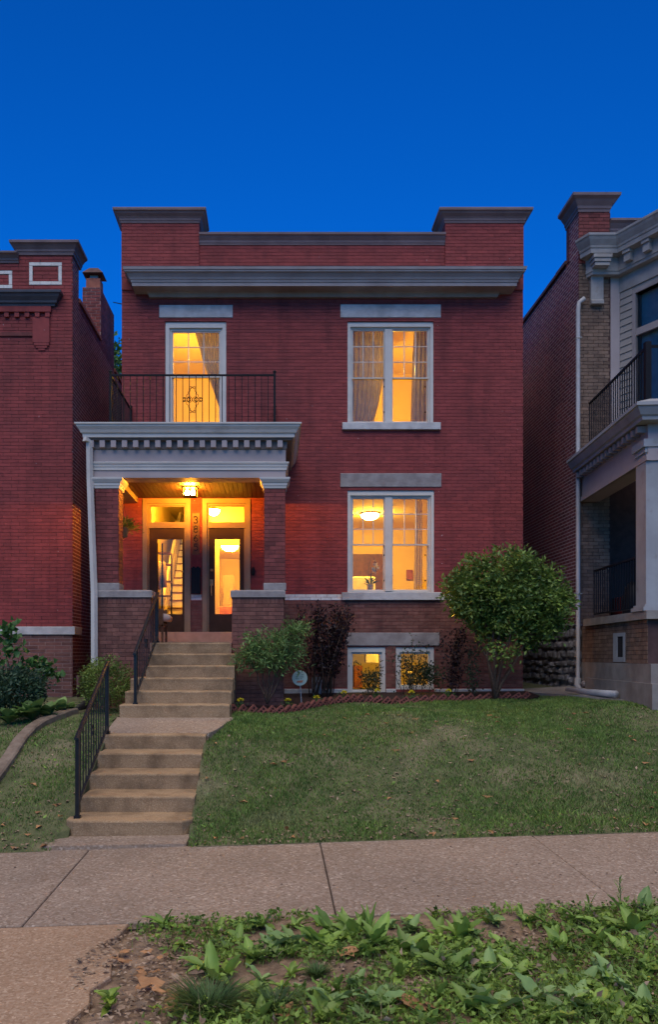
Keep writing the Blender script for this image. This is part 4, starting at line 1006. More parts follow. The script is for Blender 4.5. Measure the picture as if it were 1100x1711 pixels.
# top of the corner pier
prof = [(-.03,0),(.015,0),(.02,.05),(.035,.06),(.04,.11),(.085,.17),(.11,.21),(.125,.22),(.17,.25),(.175,.30),(-.03,.33)]
MB().box(RX0+.006, 6.55, DR+.4, DR+.7, 10.0, 10.72).build('pier_back', M['mortar_dark'], rh)
MB().sweep([(RX0,DR+.7),(RX0,DR),(6.57,DR),(6.57,DR+.7)], [(o,10.71+z) for o,z in prof]).box(RX0,6.55,DR+.02,DR+.68,10.7,11.02).build('parapet_cornice', M['coping_paint'], rh)
MB().box(6.60, 12, DR+.1, DR+.5, 9.6, 10.35).build('parapet', M['mortar_dark'], rh)
front_bricks(courses(6.6, 9.5, 9.6, 10.35, .205, .0695, joint=.008, seed=221), DR+.095, M['brick_old'], rh, 0, 222, stuffname='parapet_brickwork')
MB().sweep([(6.60,DR+.1),(12,DR+.1)], [(o*.8,10.34+z*.8) for o,z in prof]).build('parapet_cornice', M['coping_paint'], rh)
# recessed panel, canted bay with siding and window
MB().box(6.60, 6.78, DR-.012, DR+.2, 5.6, 9.5).build('corner_board', M['grey_paint'], rh)
B0 = Vector((6.79, DR)); bdir = Vector((.46, -.89)).normalized(); bn = Vector((-bdir.y*-1, bdir.x*-1)) 
bn = Vector((-.89, -.46)).normalized()      # faces the street and the gap
def bay(u, o=0.): p = B0+bdir*u+bn*o; return (p.x, p.y)
def bay_box(u0, u1, o0, o1, z0, z1):
    a, b, c, d = bay(u0,o1), bay(u1,o1), bay(u1,o0), bay(u0,o0)
    return [(a[0],a[1],z0),(b[0],b[1],z0),(c[0],c[1],z0),(d[0],d[1],z0),(a[0],a[1],z1),(b[0],b[1],z1),(c[0],c[1],z1),(d[0],d[1],z1)]
BW0, BW1, BWZ0, BWZ1 = .37, 1.25, 5.95, 8.97
bm = MB().hexa(bay_box(0,BW0,-.2,0,5.6,9.7)).hexa(bay_box(BW0,BW1,-.2,0,BWZ1,9.7)).hexa(bay_box(BW0,BW1,-.2,0,5.6,BWZ0)).hexa(bay_box(BW1,1.5,-.2,0,5.6,9.7))
bm.build('bay_wall', M['siding'], rh)
zz = 5.9
while zz < 9.08:
    for (u0,u1) in ((.012, BW0-.075),):
        a = bay_box(u0,u1,.001,.006,zz,zz+.13); b = bay_box(u0,u1,.001,.022,zz,zz+.13)
        p = [b[0],b[1],a[2],a[3],a[4],a[5],a[6],a[7]]
        MB().hexa(p).build('siding_board', M['siding'], rh)
    zz += .134
MB().hexa(bay_box(0,1.5,.001,.028,9.12,9.43)).build('frieze_board', M['old_paint'], rh)
wn = MB()
for q in ((BW0-.07,BW0,-.12,.03,BWZ0,BWZ1+.06),(BW1,BW1+.07,-.12,.03,BWZ0,BWZ1+.06),(BW0,BW1,-.12,.03,BWZ1,BWZ1+.06),(BW0,BW1,-.12,.05,BWZ0-.06,BWZ0),(BW0,BW1,-.08,.0,8.16,8.29)): wn.hexa(bay_box(*q))
wn = wn.build('bay_window', M['cornice_paint'], rh)
p = bay_box(BW0,BW1,-.06,-.05,BWZ0,8.16); MB().quad(p[0],p[1],p[5],p[4]).build('pane', M['glass'], wn)
p = bay_box(BW0,BW1,-.06,-.05,8.29,BWZ1); MB().quad(p[0],p[1],p[5],p[4]).build('pane', M['glass'], wn)
p = bay_box(BW0-.05,BW1+.05,-.30,-.16,BWZ0-.05,BWZ1+.05); MB().hexa(p).build('window_blind', M['curtain_blue'], wn)
# bay cornice
cp = [(RX0+.18,DR+.01),(RX0+.24,DR-.12),(6.72,DR-.12),(6.72+.46*1.7,DR-.12-.89*1.7),(6.72+.46*1.7+2.5,DR-.12-.89*1.7)]
cz = 9.42
MB().sweep(cp, [(-.1,cz),(.03,cz),(.04,cz+.05),(.055,cz+.06),(.05,cz+.14),(.06,cz+.32),(.20,cz+.335),(.205,cz+.42),(.22,cz+.43),(.23,cz+.47),(.29,cz+.56),(.31,cz+.60),(.33,cz+.62),(.335,cz+.66),(-.1,cz+.70)]).build('cornice', M['old_paint'], rh)
MB().poly([(x,y,cz+.69) for x,y in cp]+[(9.5,DR+.4,cz+.69),(RX0+.2,DR+.4,cz+.69)]).build('bay_roof', M['asphalt'], rh)
MB().box(RX0+.2, 6.75, DR-.13, DR-.013, cz+.01, cz+.6).build('cornice_return', M['old_paint'], rh)
for k in range(4):
    u = .30+k*.42; q = Vector((6.72,DR-.12))+bdir*u
    def q_box(u0,u1,o0,o1,z0,z1):
        P = lambda uu,oo: Vector((6.72,DR-.12))+bdir*uu+bn*oo
        a,b,c,d = P(u0,o1),P(u1,o1),P(u1,o0),P(u0,o0)
        return [(a.x,a.y,z0),(b.x,b.y,z0),(c.x,c.y,z0),(d.x,d.y,z0),(a.x,a.y,z1),(b.x,b.y,z1),(c.x,c.y,z1),(d.x,d.y,z1)]
    MB().hexa(q_box(u-.07,u+.07,.05,.15,cz+.12,cz+.33)).hexa(q_box(u-.082,u+.082,.05,.18,cz+.27,cz+.335)).build('modillion', M['old_paint'], rh)
# large scrolled bracket
bx0, bx1 = X(993,15.8), X(1014,15.8)
mb = MB(); pf = [(0,Z(505,15.85)),(.10,Z(505,15.85)),(.10,Z(500,15.85)),(.07,Z(497,15.85)),(.07,Z(462,15.85)),(.10,Z(452,15.85)),(.20,Z(447,15.85)),(.27,Z(440,15.85)),(.30,Z(432,15.85)),(.30,9.75),(0,9.75)]
mb.rings([[(bx0, DR-o, z) for o,z in pf],[(bx1, DR-o, z) for o,z in pf]])
for k in range(3): mb.box(bx0-.02-.018*k, bx1+.02+.018*k, DR-.32-.02*k, DR-.001, 9.52+.07*k, 9.585+.07*k)
mb.build('bracket', M['old_paint'], rh)
# downspout of the right house
dsx = X(967.5, 15.9)
MB().tube([(dsx+.12,DR-.1,8.98),(dsx+.02,DR-.08,8.9),(dsx,DR-.08,8.75),(dsx,DR-.08,1.42),(dsx-.02,DR-.12,1.36)], .043, 8).build('downspout', M['plastic_white'], rh, True)
MB().tube([(dsx,DR-.08,1.55),(dsx-.03,DR-.12,1.40),(dsx-.10,15.55,1.32),(dsx-.08,15.4,1.31)], .06, 8).build('downspout_elbow', M['plastic_white'], rh, True)
tag(MB().tube([at(950,1154,15.4),at(985,1157,14.6),at(1030,1160,13.6)], .062, 10).build('drain_extension', M['plastic_white'], smooth=True), 'white pipe lying on path from foot of right downspout', 'pipe')
for zz in (3.2, 5.6, 8.2): MB().tube([(dsx-.06,DR-.02,zz),(dsx-.056,DR-.14,zz),(dsx+.056,DR-.14,zz),(dsx+.06,DR-.02,zz)], .008, 4).build('strap', M['plastic_white'], rh)
# porch of the right house, slightly out of square with the street
Q0 = Vector((6.02, DR)); qd = Vector((-.075, -1)).normalized(); qn = Vector((-1, .075)).normalized()
def pb(u0,u1,o0,o1,z0,z1):
    P = lambda u,o: Q0+qd*u+qn*o
    a,b,c,d = P(u1,o1),P(u1,o0),P(u0,o0),P(u0,o1)
    return [(a.x,a.y,z0),(b.x,b.y,z0),(c.x,c.y,z0),(d.x,d.y,z0),(a.x,a.y,z1),(b.x,b.y,z1),(c.x,c.y,z1),(d.x,d.y,z1)]
ZL2 = 2.69
MB().hexa(pb(.02,3.45,-.35,0,1.0,ZL2-.13)).hexa(pb(3.1,3.45,-3,-.35,1.0,ZL2-.13)).build('porch_wall', M['mortar_dark'], rh)
mb = MB(); rr = random.Random(9)
for (a,b,c,d) in courses(.02, 3.45, 1.87, ZL2-.13, .205, .0695, [(1.9,2.48,1.9,2.38)], joint=.008, seed=231):
    mb.hexa(pb(a,b,-.01,.006+.003*rr.random(),c,d))
kind(mb.build('porch_brickwork', M['brick_tan'], rh), 'stuff')
wf = MB().hexa(pb(1.9,2.48,-.02,.014,2.32,2.38)).hexa(pb(1.9,2.48,-.02,.014,1.89,1.97)).hexa(pb(1.9,2.10,-.02,.014,1.97,2.32)).hexa(pb(2.38,2.48,-.02,.014,1.97,2.32)).build('basement_window', M['white_worn_shaded'], rh)
MB().hexa(pb(2.10,2.38,-.01,.002,1.97,2.32)).build('pane', M['dark_void'], wf)
MB().hexa(pb(.35,3.55,-.4,.06,ZL2-.13,ZL2)).build('porch_ledge', M['concrete'], rh)
MB().hexa(pb(-.0,3.6,-.3,.012,1.05,1.87)).build('porch_base', M['concrete'], rh)
MB().hexa(pb(.42,3.75,-.3,.05,.9,1.57)).build('porch_plinth', M['concrete'], rh)
MB().hexa(pb(0,3.4,-3,-.36,2.3,2.55)).build('porch_floor', M['porch_brown'], rh)
cu0, cu1 = 3.0, 3.42
MB().hexa(pb(cu0,cu1,-.42,.02,ZL2+.10,5.22)).build('porch_column', M['white_worn_shaded'], rh)
MB().hexa(pb(cu0-.06,cu1+.06,-.48,.08,ZL2+.001,ZL2+.06)).hexa(pb(cu0-.03,cu1+.03,-.45,.05,ZL2+.06,ZL2+.10)).build('column_base', M['white_worn_shaded'], rh)
MB().hexa(pb(cu0-.05,cu1+.05,-.47,.07,5.22,5.34)).hexa(pb(cu0-.02,cu1+.02,-.44,.04,5.14,5.219)).build('column_capital', M['white_worn_shaded'], rh)
MB().hexa(pb(.02,3.45,-.35,0,5.01,5.62)).hexa(pb(3.1,3.45,-3,-.351,5.341,5.62)).build('porch_beam', M['grey_paint'], rh)
MB().hexa(pb(.02,3.47,-.02,.03,5.01,5.10)).build('beam_moulding', M['grey_paint'], rh)
MB().hexa(pb(0,3.4,-3,-.352,5.5,5.56)).build('porch_ceiling', M['porch_brown'], rh)
for i in range(16): MB().hexa(pb(.12+i*.21,.22+i*.21,.0,.13,5.46,5.56)).build('dentil', M['cornice_paint'], rh)
P3 = lambda u,o: (Q0+qd*u+qn*o)
gpth = [tuple(P3(0.02,0)), tuple(P3(3.5,0)), tuple(P3(3.5,-3))]
gpth = [(a[0],a[1]) for a in gpth]
MB().sweep(gpth, [(-.02,5.58),(.16,5.58),(.17,5.63),(.2,5.65),(.24,5.72),(.26,5.76),(.285,5.77),(.285,5.82),(.26,5.83),(-.02,5.95)]).build('gutter', M['white_worn_shaded'], rh)
MB().hexa(pb(0,3.5,-3,.0,5.80,5.94)).build('porch_roof', M['white_worn_shaded'], rh)
# porch roof railing and porch railing of the right house
def small_rail(label, u0, u1, o, z0, z1, n, post_end=True):
    A = P3(u0,o); t = thing('porch_railing', label, 'railing', (A.x,A.y,z0), world=True); Bq = P3(u1,o)
    MB().bar((A.x,A.y,z1),(Bq.x,Bq.y,z1),.035).build('rail', M['black_metal'], t); MB().bar((A.x,A.y,z0+.08),(Bq.x,Bq.y,z0+.08),.028).build('rail', M['black_metal'], t)
    for i in range(n+1):
        k = i/n; x, y = A.x+(Bq.x-A.x)*k, A.y+(Bq.y-A.y)*k
        MB().bar((x,y,z0+.08),(x,y,z1),.016).build('baluster', M['black_metal'], t)
    if post_end: MB().bar((Bq.x,Bq.y,z0),(Bq.x,Bq.y,z1+.06),.09).build('post', M['black_metal'], t)
    return t
r1 = small_rail('black iron railing on porch roof of the right neighbour house', .15, 3.1, -.12, 5.94, 6.90, 26)
Bq = P3(3.1,-.12); MB().bar((Bq.x,Bq.y,6.90),(Bq.x+2.5,Bq.y+.1,6.90),.035).build('rail', M['black_metal'], r1)
small_rail('dark iron railing along porch floor of the right neighbour house', .5, 2.98, -.1, 2.70, 3.60, 20, False)
# back of the right porch: door, notice
MB().box(6.6, 10, DR+.9, DR+1.0, 2.3, 5.55).build('porch_back_wall', M['burgundy'], rh)
MB().box(6.59, 6.7, DR+.5, DR+.9, 2.3, 5.55).build('porch_back_wall', M['burgundy'], rh)
rd = MB().box(X(1021,16.85), X(1058,16.85), 16.85, 16.89, 2.56, Z(856,16.85)).build('storm_door', M['porch_brown'], rh)
MB().box(X(1035,16.8), X(1057.5,16.8), 16.835, 16.847, Z(884,16.8), Z(865,16.8)).build('door_notice', M['paper'], rd)
mb = MB()
for j, row in enumerate(((1038,1042,1046,1049),(1039,1043,1047),(1041,1046,1050,1053))):
    for px in row: mb.box(X(px,16.8), X(px+2.6,16.8), 16.83, 16.8345, Z(872+j*4,16.8), Z(869.5+j*4,16.8))
mb.build('notice_writing', M['sign_ink'], rd)
tag(MB().bbox(6.75, 7.6, 15.6, 16.3, 2.551, 3.15, .03).build('storage_chest', M['burgundy']), 'dark red storage chest on the porch of right neighbour house', 'chest')
tag(MB().lathe((X(1064,15.0),15.0,2.551), [(.2,0),(.24,.1),(.25,.45),(.2,.7),(.12,.8)], 12).build('black_sack', M['black_plastic'], smooth=True), 'black sack standing on the porch of right neighbour house', 'sack')

# rocks by the right porch
rr = random.Random(5)
for i,(px,py,s,lb) in enumerate(((1092,1150,.11,'upper pale rock of the little pile at far right of path'),(1088,1163,.10,'lower pale rock of the little pile at far right of path'),(982,1143,.10,'pale rock behind the white drain pipe'))):
    d = 14.1 if i < 2 else 15.75; c = at(px,py,d); mb = MB(); rs = []
    for zf, rf in ((-1,.5),(-.6,.9),(0,1),(.5,.8),(.85,.45)):
        rs.append([(c.x+s*1.3*rf*math.cos(t)*rr.uniform(.8,1.1), c.y+s*rf*math.sin(t), c.z+s*.8*zf) for t in np.linspace(0,2*math.pi,10)[:-1]])
    tag(mb.rings(rs).build('rock', M['rubble']), lb, 'rock')

# ------------------------------------------------------------------ trees and shrubs
def branchy(parent, base, tips, r0, r1, mat, seed=0, wob=.06):
    rr = random.Random(seed); mb = MB(); base = Vector(base)
    for tp in tips:
        tp = Vector(tp); n = 6; pts = []
        for i in range(n+1):
            t = i/n; p = base.lerp(tp, t); bend = math.sin(t*math.pi)
            pts.append(p+Vector((rr.uniform(-wob,wob)*bend, rr.uniform(-wob,wob)*bend, .10*bend*(tp-base).length)))
        mb.tube(pts, r0*rr.uniform(.7,1.1), 6, r1)
    return mb.build('trunk', mat, parent, True)
def clumps(n_cl, per, cen, rad, spread, seed, shell=.55, flat=0.):
    g = np.random.default_rng(seed); u = unit(n_cl, g); rr_ = (shell+(1-shell)*g.random(n_cl))[:,None]
    c = np.array(cen)+u*rr_*np.array(rad)
    p = np.repeat(c, per, 0)+g.normal(size=(n_cl*per,3))*spread
    d = (p-np.array(cen))/np.array(rad); d = d/np.maximum(.2,np.linalg.norm(d,axis=1))[:,None]
    d = d*.6+unit(len(p), g)*.9+np.array([0,0,.15-flat]); return p, d
# large rounded shrub at the right corner of the house
dT = 14.4; bt = thing('lilac_tree', 'large rounded green shrub on several stems at right house corner', 'shrub', tuple(at(828,1168,dT)), world=True)
c = at(848,985,dT)
PP = []; DD = []
for li, (dx, dz, rl) in enumerate(((-.78,-.02,.36),(-.42,.26,.42),(.0,.34,.44),(.36,.30,.38),(.66,.12,.40),(.80,-.22,.34),(.48,-.32,.42),(-.30,-.14,.44),(.12,-.10,.46),(-.62,-.26,.28),(.74,-.58,.28),(.1,-.5,.4),(-.3,-.55,.3),(-.12,-.95,.42),(.55,-.8,.26))):
    low = dz < -.7
    p_, d_ = clumps(16 if low else 46, 24, (c.x-.04+dx*.94, c.y+.25*math.sin(li*2.3), c.z-.02+dz*.96), (rl*.95, rl*1.2, rl*.9), .075, 131+li, .5); PP.append(p_); DD.append(d_)
p_, d_ = clumps(30, 10, (c.x-.03,c.y,c.z+.02), (1.06,.9,.74), .045, 160, .93); PP.append(p_); DD.append(d_)
leaves('crown', np.concatenate(PP), np.concatenate(DD), .088, .044, M['leaf_tree'], bt, seed=3)
base = at(828,1168,dT)
branchy(bt, base, [at(800,1000,dT),at(822,960,dT-.2),at(850,985,dT+.2),at(905,1050,dT),at(915,1020,dT+.3),at(775,1010,dT+.1),at(860,1040,dT-.3),at(835,1010,dT)], .042, .012, M['bark'], 4)
# purple leaved shrub
dS = 15.1; ps = thing('purple_shrub', 'upright dark purple leaved shrub against the basement wall', 'shrub', tuple(at(540,1168,dS)), world=True)
g = np.random.default_rng(41); P = []; Dr = []; tips = []; mbs = MB()
for k in range(26):
    bx_, tx_ = g.uniform(518,558), g.uniform(492,596); ty = g.uniform(1008,1040)+max(0,abs(tx_-535)-35)*.35
    dd = dS+g.uniform(-.3,.3); A, B = np.array(at(bx_,1168,dd)), np.array(at(tx_,ty,dd)); mbs.tube([A,(A+B)/2+np.array([0,0,.06]),B], .012, 5, .004)
    m_ = 130; t = g.uniform(.28,1,m_)[:,None]; q = A+(B-A)*t+g.normal(size=(m_,3))*np.array([.06,.06,.04]); P.append(q); Dr.append(unit(m_,g)*.8+np.array([0,0,.5]))
leaves('crown', np.concatenate(P), np.concatenate(Dr), .06, .034, M['leaf_purple'], ps, seed=42); mbs.build('trunk', M['bark'], ps, True)
# lacy light green shrub in front of the right pier
dS = 13.1; gs = thing('lacy_shrub', 'airy light green shrub with slender leaves beside the porch pier', 'shrub', tuple(at(446,1176,dS)), world=True)
p1, d1 = clumps(95, 20, at(460,1085,dS), (.52,.35,.36), .065, 51, .35); p2, d2 = clumps(36, 18, at(430,1100,dS), (.38,.3,.26), .06, 52, .3); p3, d3 = clumps(26, 18, at(490,1062,dS), (.3,.3,.22), .06, 53, .3)
leaves('crown', np.concatenate([p1,p2,p3]), np.concatenate([d1,d2,d3])+np.array([0,0,-.15]), .095, .020, M['leaf_lacy'], gs, seed=54)
branchy(gs, at(446,1176,dS), [at(415,1095,dS),at(430,1080,dS+.1),at(462,1050,dS),at(490,1075,dS-.1),at(510,1085,dS),at(450,1070,dS+.1)], .016, .005, M['bark'], 6, .04)
# boxwood
dS = 12.95; bw = thing('boxwood', 'round clipped yellow green boxwood left of the steps', 'shrub', tuple(at(180,1190,dS)), world=True)
p1, d1 = clumps(170, 30, at(178,1143,dS), (.40,.40,.40), .05, 61, .72); leaves('crown', p1, d1, .038, .022, M['leaf_box'], bw, seed=62)
branchy(bw, at(180,1190,dS), [at(160,1130,dS),at(180,1120,dS),at(200,1130,dS),at(180,1140,dS+.2)], .014, .004, M['bark'], 7, .03)
# rose bushes at the basement windows and a thin dark shrub
def stemmy(name, label, cx_, d, top, half, n, leaves_n, mat, seed, L=.05, W=.03, t0=.25, mass=None):
    g = np.random.default_rng(seed); t = thing(name, label, 'shrub', tuple(at(cx_,1166,d)), world=True); mb = MB(); P = []; Dq = []
    for k in range(n):
        A = np.array(at(cx_+g.uniform(-.35,.35)*half,1167,d+g.uniform(-.15,.15))); B = np.array(at(cx_+g.uniform(-1,1)*half,top+g.uniform(0,28),d+g.uniform(-.2,.2)))
        mb.tube([A,(A+B)/2+g.normal(size=3)*.03,B], .007, 5, .003)
        tt = g.uniform(t0,1,leaves_n)[:,None]; q = A+(B-A)*tt+g.normal(size=(leaves_n,3))*.05; P.append(q); Dq.append(unit(leaves_n,g)+np.array([0,0,.3]))
    if mass:
        p1, d1 = clumps(*mass); P.append(p1); Dq.append(d1)
    leaves('crown', np.concatenate(P), np.concatenate(Dq), L, W, mat, t, seed=seed); mb.build('trunk', M['bark'], t, True)
stemmy('rose_bush', 'sparse small leaved bush in front of the left basement window', 622, 15.35, 1098, 34, 9, 34, M['leaf_rose'], 71, mass=(12,16,at(622,1135,15.35),(.24,.15,.16),.05,72,.2))
stemmy('rose_bush', 'taller small leaved bush in front of the right basement window', 690, 15.3, 1066, 42, 12, 42, M['leaf_rose'], 73, mass=(42,22,at(712,1130,15.3),(.34,.2,.24),.05,74,.3))
stemmy('thin_shrub', 'thin dark twiggy shrub between basement window and large shrub', 758, 15.25, 1040, 26, 9, 60, M['leaf_purple'], 75, .07, .035, .2)
stemmy('thin_shrub', 'slender sparse green shrub under the large rounded shrub', 790, 15.0, 1062, 16, 7, 46, M['leaf_dark'], 76, .055, .03, .15)
# neighbour's planting on the left
vs = thing('vine_bush', 'broad leaved green vine against the left house wall', 'vine', tuple(at(40,1195,lawn_d(40,1195))), world=True)
VD = lawn_d(40,1190)
g = np.random.default_rng(81); P = []; Dq = []
for A, B, n_ in (((15,1190),(34,1075),60),((30,1120),(92,1118),70),((20,1150),(60,1100),60),((0,1120),(20,1065),40),((60,1105),(95,1130),40),((0,1060),(24,1046),50)):
    A, B = np.array(at(A[0],A[1],VD)), np.array(at(B[0],B[1],VD)); t = g.random((n_,1)); P.append(A+(B-A)*t+g.normal(size=(n_,3))*.06); Dq.append(unit(n_,g)*.8+np.array([0,-.5,-.2]))
leaves('crown', np.concatenate(P), np.concatenate(Dq), .11, .10, M['leaf_vine'], vs, seed=82)
branchy(vs, at(20,1195,VD+.05), [at(34,1078,VD+.05),at(90,1125,VD+.05),at(5,1060,VD+.05)], .012, .004, M['bark'], 9, .06)
SD = lawn_d(20,1198)
ds_ = thing('dark_shrub', 'low dense dark green shrub at the left picture edge', 'shrub', tuple(at(20,1200,SD)), world=True)
p1, d1 = clumps(150, 24, at(22,1155,SD), (.52,.4,.34), .06, 83, .6); leaves('crown', p1, d1, .07, .035, M['leaf_dark'], ds_, seed=84)
branchy(ds_, at(20,1200,SD), [at(0,1150,SD),at(30,1140,SD),at(50,1160,SD)], .014, .005, M['bark'], 10, .04)
def hosta(label, px, py, d, s, n, mat, seed):
    g = random.Random(seed); c = at(px,py,d); t = thing('hosta', label, 'plant', tuple(c), world=True)
    for k in range(n):
        a = k*2.4+g.random(); tilt = g.uniform(.15,.85); ln = s*g.uniform(.9,1.5); mb = MB(); dr_ = Vector((math.cos(a),math.sin(a),0)); sd_ = Vector((-math.sin(a),math.cos(a),0)); rows_ = 6
        for i in range(rows_+1):
            u = i/rows_; wv = ln*.26*math.sin(math.pi*min(1,u**.8))*(1 if u>.12 else .3); p = c+dr_*(ln*u*math.sin(tilt+.4*u))+Vector((0,0,ln*u*math.cos(tilt+.5*u)+.02))
            mb.v += [tuple(p-sd_*wv+Vector((0,0,wv*.3))), tuple(p), tuple(p+sd_*wv+Vector((0,0,wv*.3)))]
        for i in range(rows_):
            for j in range(2): q = i*3+j; mb.f.append((q,q+1,q+4,q+3))
        mb.build('leaf', mat, t, True)
for lb_, px, py, d, s, mt in (('large bright hosta in the middle of the left planting',52,1206,13.9,.36,'leaf_hosta'),('hosta with pale leaves nearest the curved kerb',78,1203,13.6,.27,'leaf_hosta'),('grey green leafy plant by the corner of the left house',100,1194,14.0,.26,'leaf_grey'),('leafy plant at the left edge under the dark shrub',14,1212,13.4,.30,'leaf_hosta'),('small leafy plant next to the black drain pipe',114,1192,14.3,.2,'leaf_grey')):
    hosta(lb_, px, py, lawn_d(px, py), s*.85, 18, M[mt], int(px))
# curved kerb on the left
mb = MB(); kp = [at(px_,py_,lawn_d(px_,py_)) for px_,py_ in ((122,1192),(100,1199),(74,1209),(50,1224),(32,1243),(16,1270),(0,1292),(-25,1325))]
kp2 = []
for i in range(len(kp)-1):
    for k in range(5): kp2.append(kp[i].lerp(kp[i+1], k/5))
kp2.append(kp[-1]); rs = []
for i, p in enumerate(kp2):
    t = (kp2[min(i+1,len(kp2)-1)]-kp2[max(i-1,0)]); t.z = 0; t.normalize(); s = Vector((-t.y,t.x,0)); hw = .085
    zt_ = float(lawn_z(p.x,p.y))+.085; rs.append([(*(p+s*hw).xy, zt_-.4),(*(p-s*hw).xy, zt_-.4),(*(p-s*hw).xy, zt_-.02),(*(p-s*hw*.75).xy, zt_),(*(p+s*hw*.75).xy, zt_),(*(p+s*hw).xy, zt_-.02)])
tag(mb.rings(rs).build('garden_kerb', M['kerb_concrete'], smooth=False), 'curved concrete kerb edging the left planting', 'kerb')
tag(MB().rings([[tuple(Vector(p)+Vector((r*math.cos(t)*.9,r*math.cos(t)*.3,r*math.sin(t)))) for t in np.linspace(0,2*math.pi,13)[:-1]] for p, r in ((at(127,1188,13.3),.055),(at(127,1188,13.3),.075),(at(150,1172,13.8),.075),(at(158,1160,14.4),.075))]).build('drain_pipe', M['black_plastic'], smooth=True), 'black plastic drain pipe lying left of the boxwood', 'pipe')
tag(MB().tube([at(131,1165,15.2),at(130,1128,15.2)], .035, 8).build('standpipe', M['tin_rust'], smooth=True), 'short rusty standpipe at the corner of the left house', 'pipe')
# far tree behind the gap
ft = thing('far_tree', 'green tree far behind the gap left of the brick house', 'tree', (-11.2, 46, 1.2), world=True)
p1, d1 = clumps(200, 40, (-10.3,46,17.3), (2.2,2.0,3.0), .35, 91, .5); leaves('crown', p1, d1, .30, .16, M['leaf_vine'], ft, seed=92)
MB().tube([(-10.5,46,1.2),(-10.4,46,8),(-10.3,46,17)], .25, 8, .06).build('trunk', M['bark'], ft, True)
tag(MB().tube([(LX1+.0,19.9,Z(505,19.9)),(-3.4,18.5,Z(508,18.5)-.02),(HX0,16.6,Z(514,16.6))], .012, 5).build('service_wire', M['black_metal']), 'dark overhead wire between the left house and main house', 'wire')

# ------------------------------------------------------------------ bed: edging bricks, flowers, sign
ed = thing('brick_edging', 'saw tooth edging of tilted cored bricks along the planting bed', 'edging', (2.,14.3,1.2), world=True)
seg = [Vector((x,d)) for x,d in EDGE[:9]]; tot = sum((b-a).length for a,b in zip(seg[:-1],seg[1:]))
eb = MB(); Lb, Hb, Tb = .19, .085, .055
# brick with three holes seen on its face: built as a frame of bars
xs_ = [-Lb/2,-Lb/2+.025,-Lb/2+.062,-Lb/2+.0765,-Lb/2+.1135,-Lb/2+.128,-Lb/2+.165,Lb/2]
eb.box(-Lb/2,Lb/2,0,Tb,-Hb/2,-Hb/2+.025).box(-Lb/2,Lb/2,0,Tb,Hb/2-.025,Hb/2)
for a,b in ((xs_[0],xs_[1]),(xs_[2],xs_[3]),(xs_[4],xs_[5]),(xs_[6],xs_[7])): eb.box(a,b,.001,Tb,-Hb/2+.025,Hb/2-.025)
eb.box(-Lb/2+.01,Lb/2-.01,Tb*.6,Tb*.9,-Hb/2+.02,Hb/2-.02)
ebm = bpy.data.meshes.new('brick'); ebm.from_pydata(eb.v,[],eb.f); ebm.materials.append(M['edge_brick'])
pos = 0.; rr = random.Random(8)
while pos < tot:
    s = pos
    for a,b in zip(seg[:-1],seg[1:]):
        l = (b-a).length
        if s <= l: q = a.lerp(b, s/l); tdir = (b-a).normalized(); break
        s -= l
    o = link('brick', ebm, None, ed, loc=(q.x, q.y-.03, float(lawn_z(q.x,q.y))+.055+rr.uniform(-.015,.01)))
    o.rotation_euler = (rr.uniform(-.25,.05), -R(38)+rr.uniform(-.15,.15), math.atan2(tdir.y,tdir.x)+rr.uniform(-.15,.1))
    pos += .165+rr.uniform(-.01,.02)
ords = ['first','second','third','fourth','fifth','sixth','seventh']
for i,(px,py,d) in enumerate(((402,1171,12.75),(481,1171,13.3),(529,1166,14.1),(575,1158,14.6),(631,1155,14.9),(688,1157,14.75),(750,1155,15.0))):
    c = at(px,py,d); gz = float(lawn_z(c.x,d))+.03; t = thing('marigold', f'small yellow flower in the bed, {ords[i]} from the steps', 'flower', (c.x,c.y,gz), group='yellow flowers in the planting bed', world=True)
    g = np.random.default_rng(200+i); n = 60; u = unit(n,g); u[:,2] = np.abs(u[:,2]); 
    leaves('bloom', np.array([c.x,c.y,c.z])+u*np.array([.028,.028,.018]), u, .032, .026, M['petal'], t, seed=i)
    n = 60; p = np.array([c.x,c.y,(c.z+gz)/2-.02])+g.normal(size=(n,3))*np.array([.05,.05,.03]); leaves('foliage', p, unit(n,g)+np.array([0,0,.3]), .05, .018, M['leaf_vine'], t, seed=i)
    MB().tube([(c.x,c.y,gz-.02),(c.x,c.y,c.z)], .004, 5).build('stem', M['leaf_vine'], t)
sg = thing('yard_sign', 'small round pale green sign on a thin stake in the bed', 'sign', tuple(at(503,1176,13.55)), world=True)
c = at(501,1133,13.5); r_ = .127
dsk = MB().rings([[(c.x+r_*k*math.cos(t), c.y+y, c.z+r_*k*math.sin(t)) for t in np.linspace(0,2*math.pi,33)[:-1]] for y,k in ((.008,.97),(.004,1),(-.004,1),(-.007,.98))]).build('sign_disc', M['sign_face'], sg)
mb = MB()
for (u0,u1,v) in ((-.05,.06,.085),(-.075,.07,.055),(-.09,.09,.02),(-.085,.05,-.01)):
    n = int((u1-u0)/.016)
    for k in range(n): 
        if (k*7+int(v*1000)) % 5: mb.box(c.x+u0+k*.016, c.x+u0+k*.016+.011, c.y-.0095, c.y-.0072, c.z+v-.009, c.z+v+.009)
mb.build('lettering', M['sign_ink'], dsk)
MB().rings([[(c.x+x,c.y+y,c.z+z) for x,z in ((-.055,-.075),(.04,-.075),(.06,-.035),(-.04,-.045))] for y in (-.0072,-.010)]).build('orange_patch', M['sign_orange'], dsk)
MB().tube([(c.x+.005,c.y+.014,c.z-.05),tuple(at(504,1178,13.52))], .008, 6).build('stake', M['plastic_white'], sg)
vp = thing('slatted_panel', 'small white slatted panel behind the purple shrub stems', 'panel', tuple(at(535,1166,15.6)), world=True)
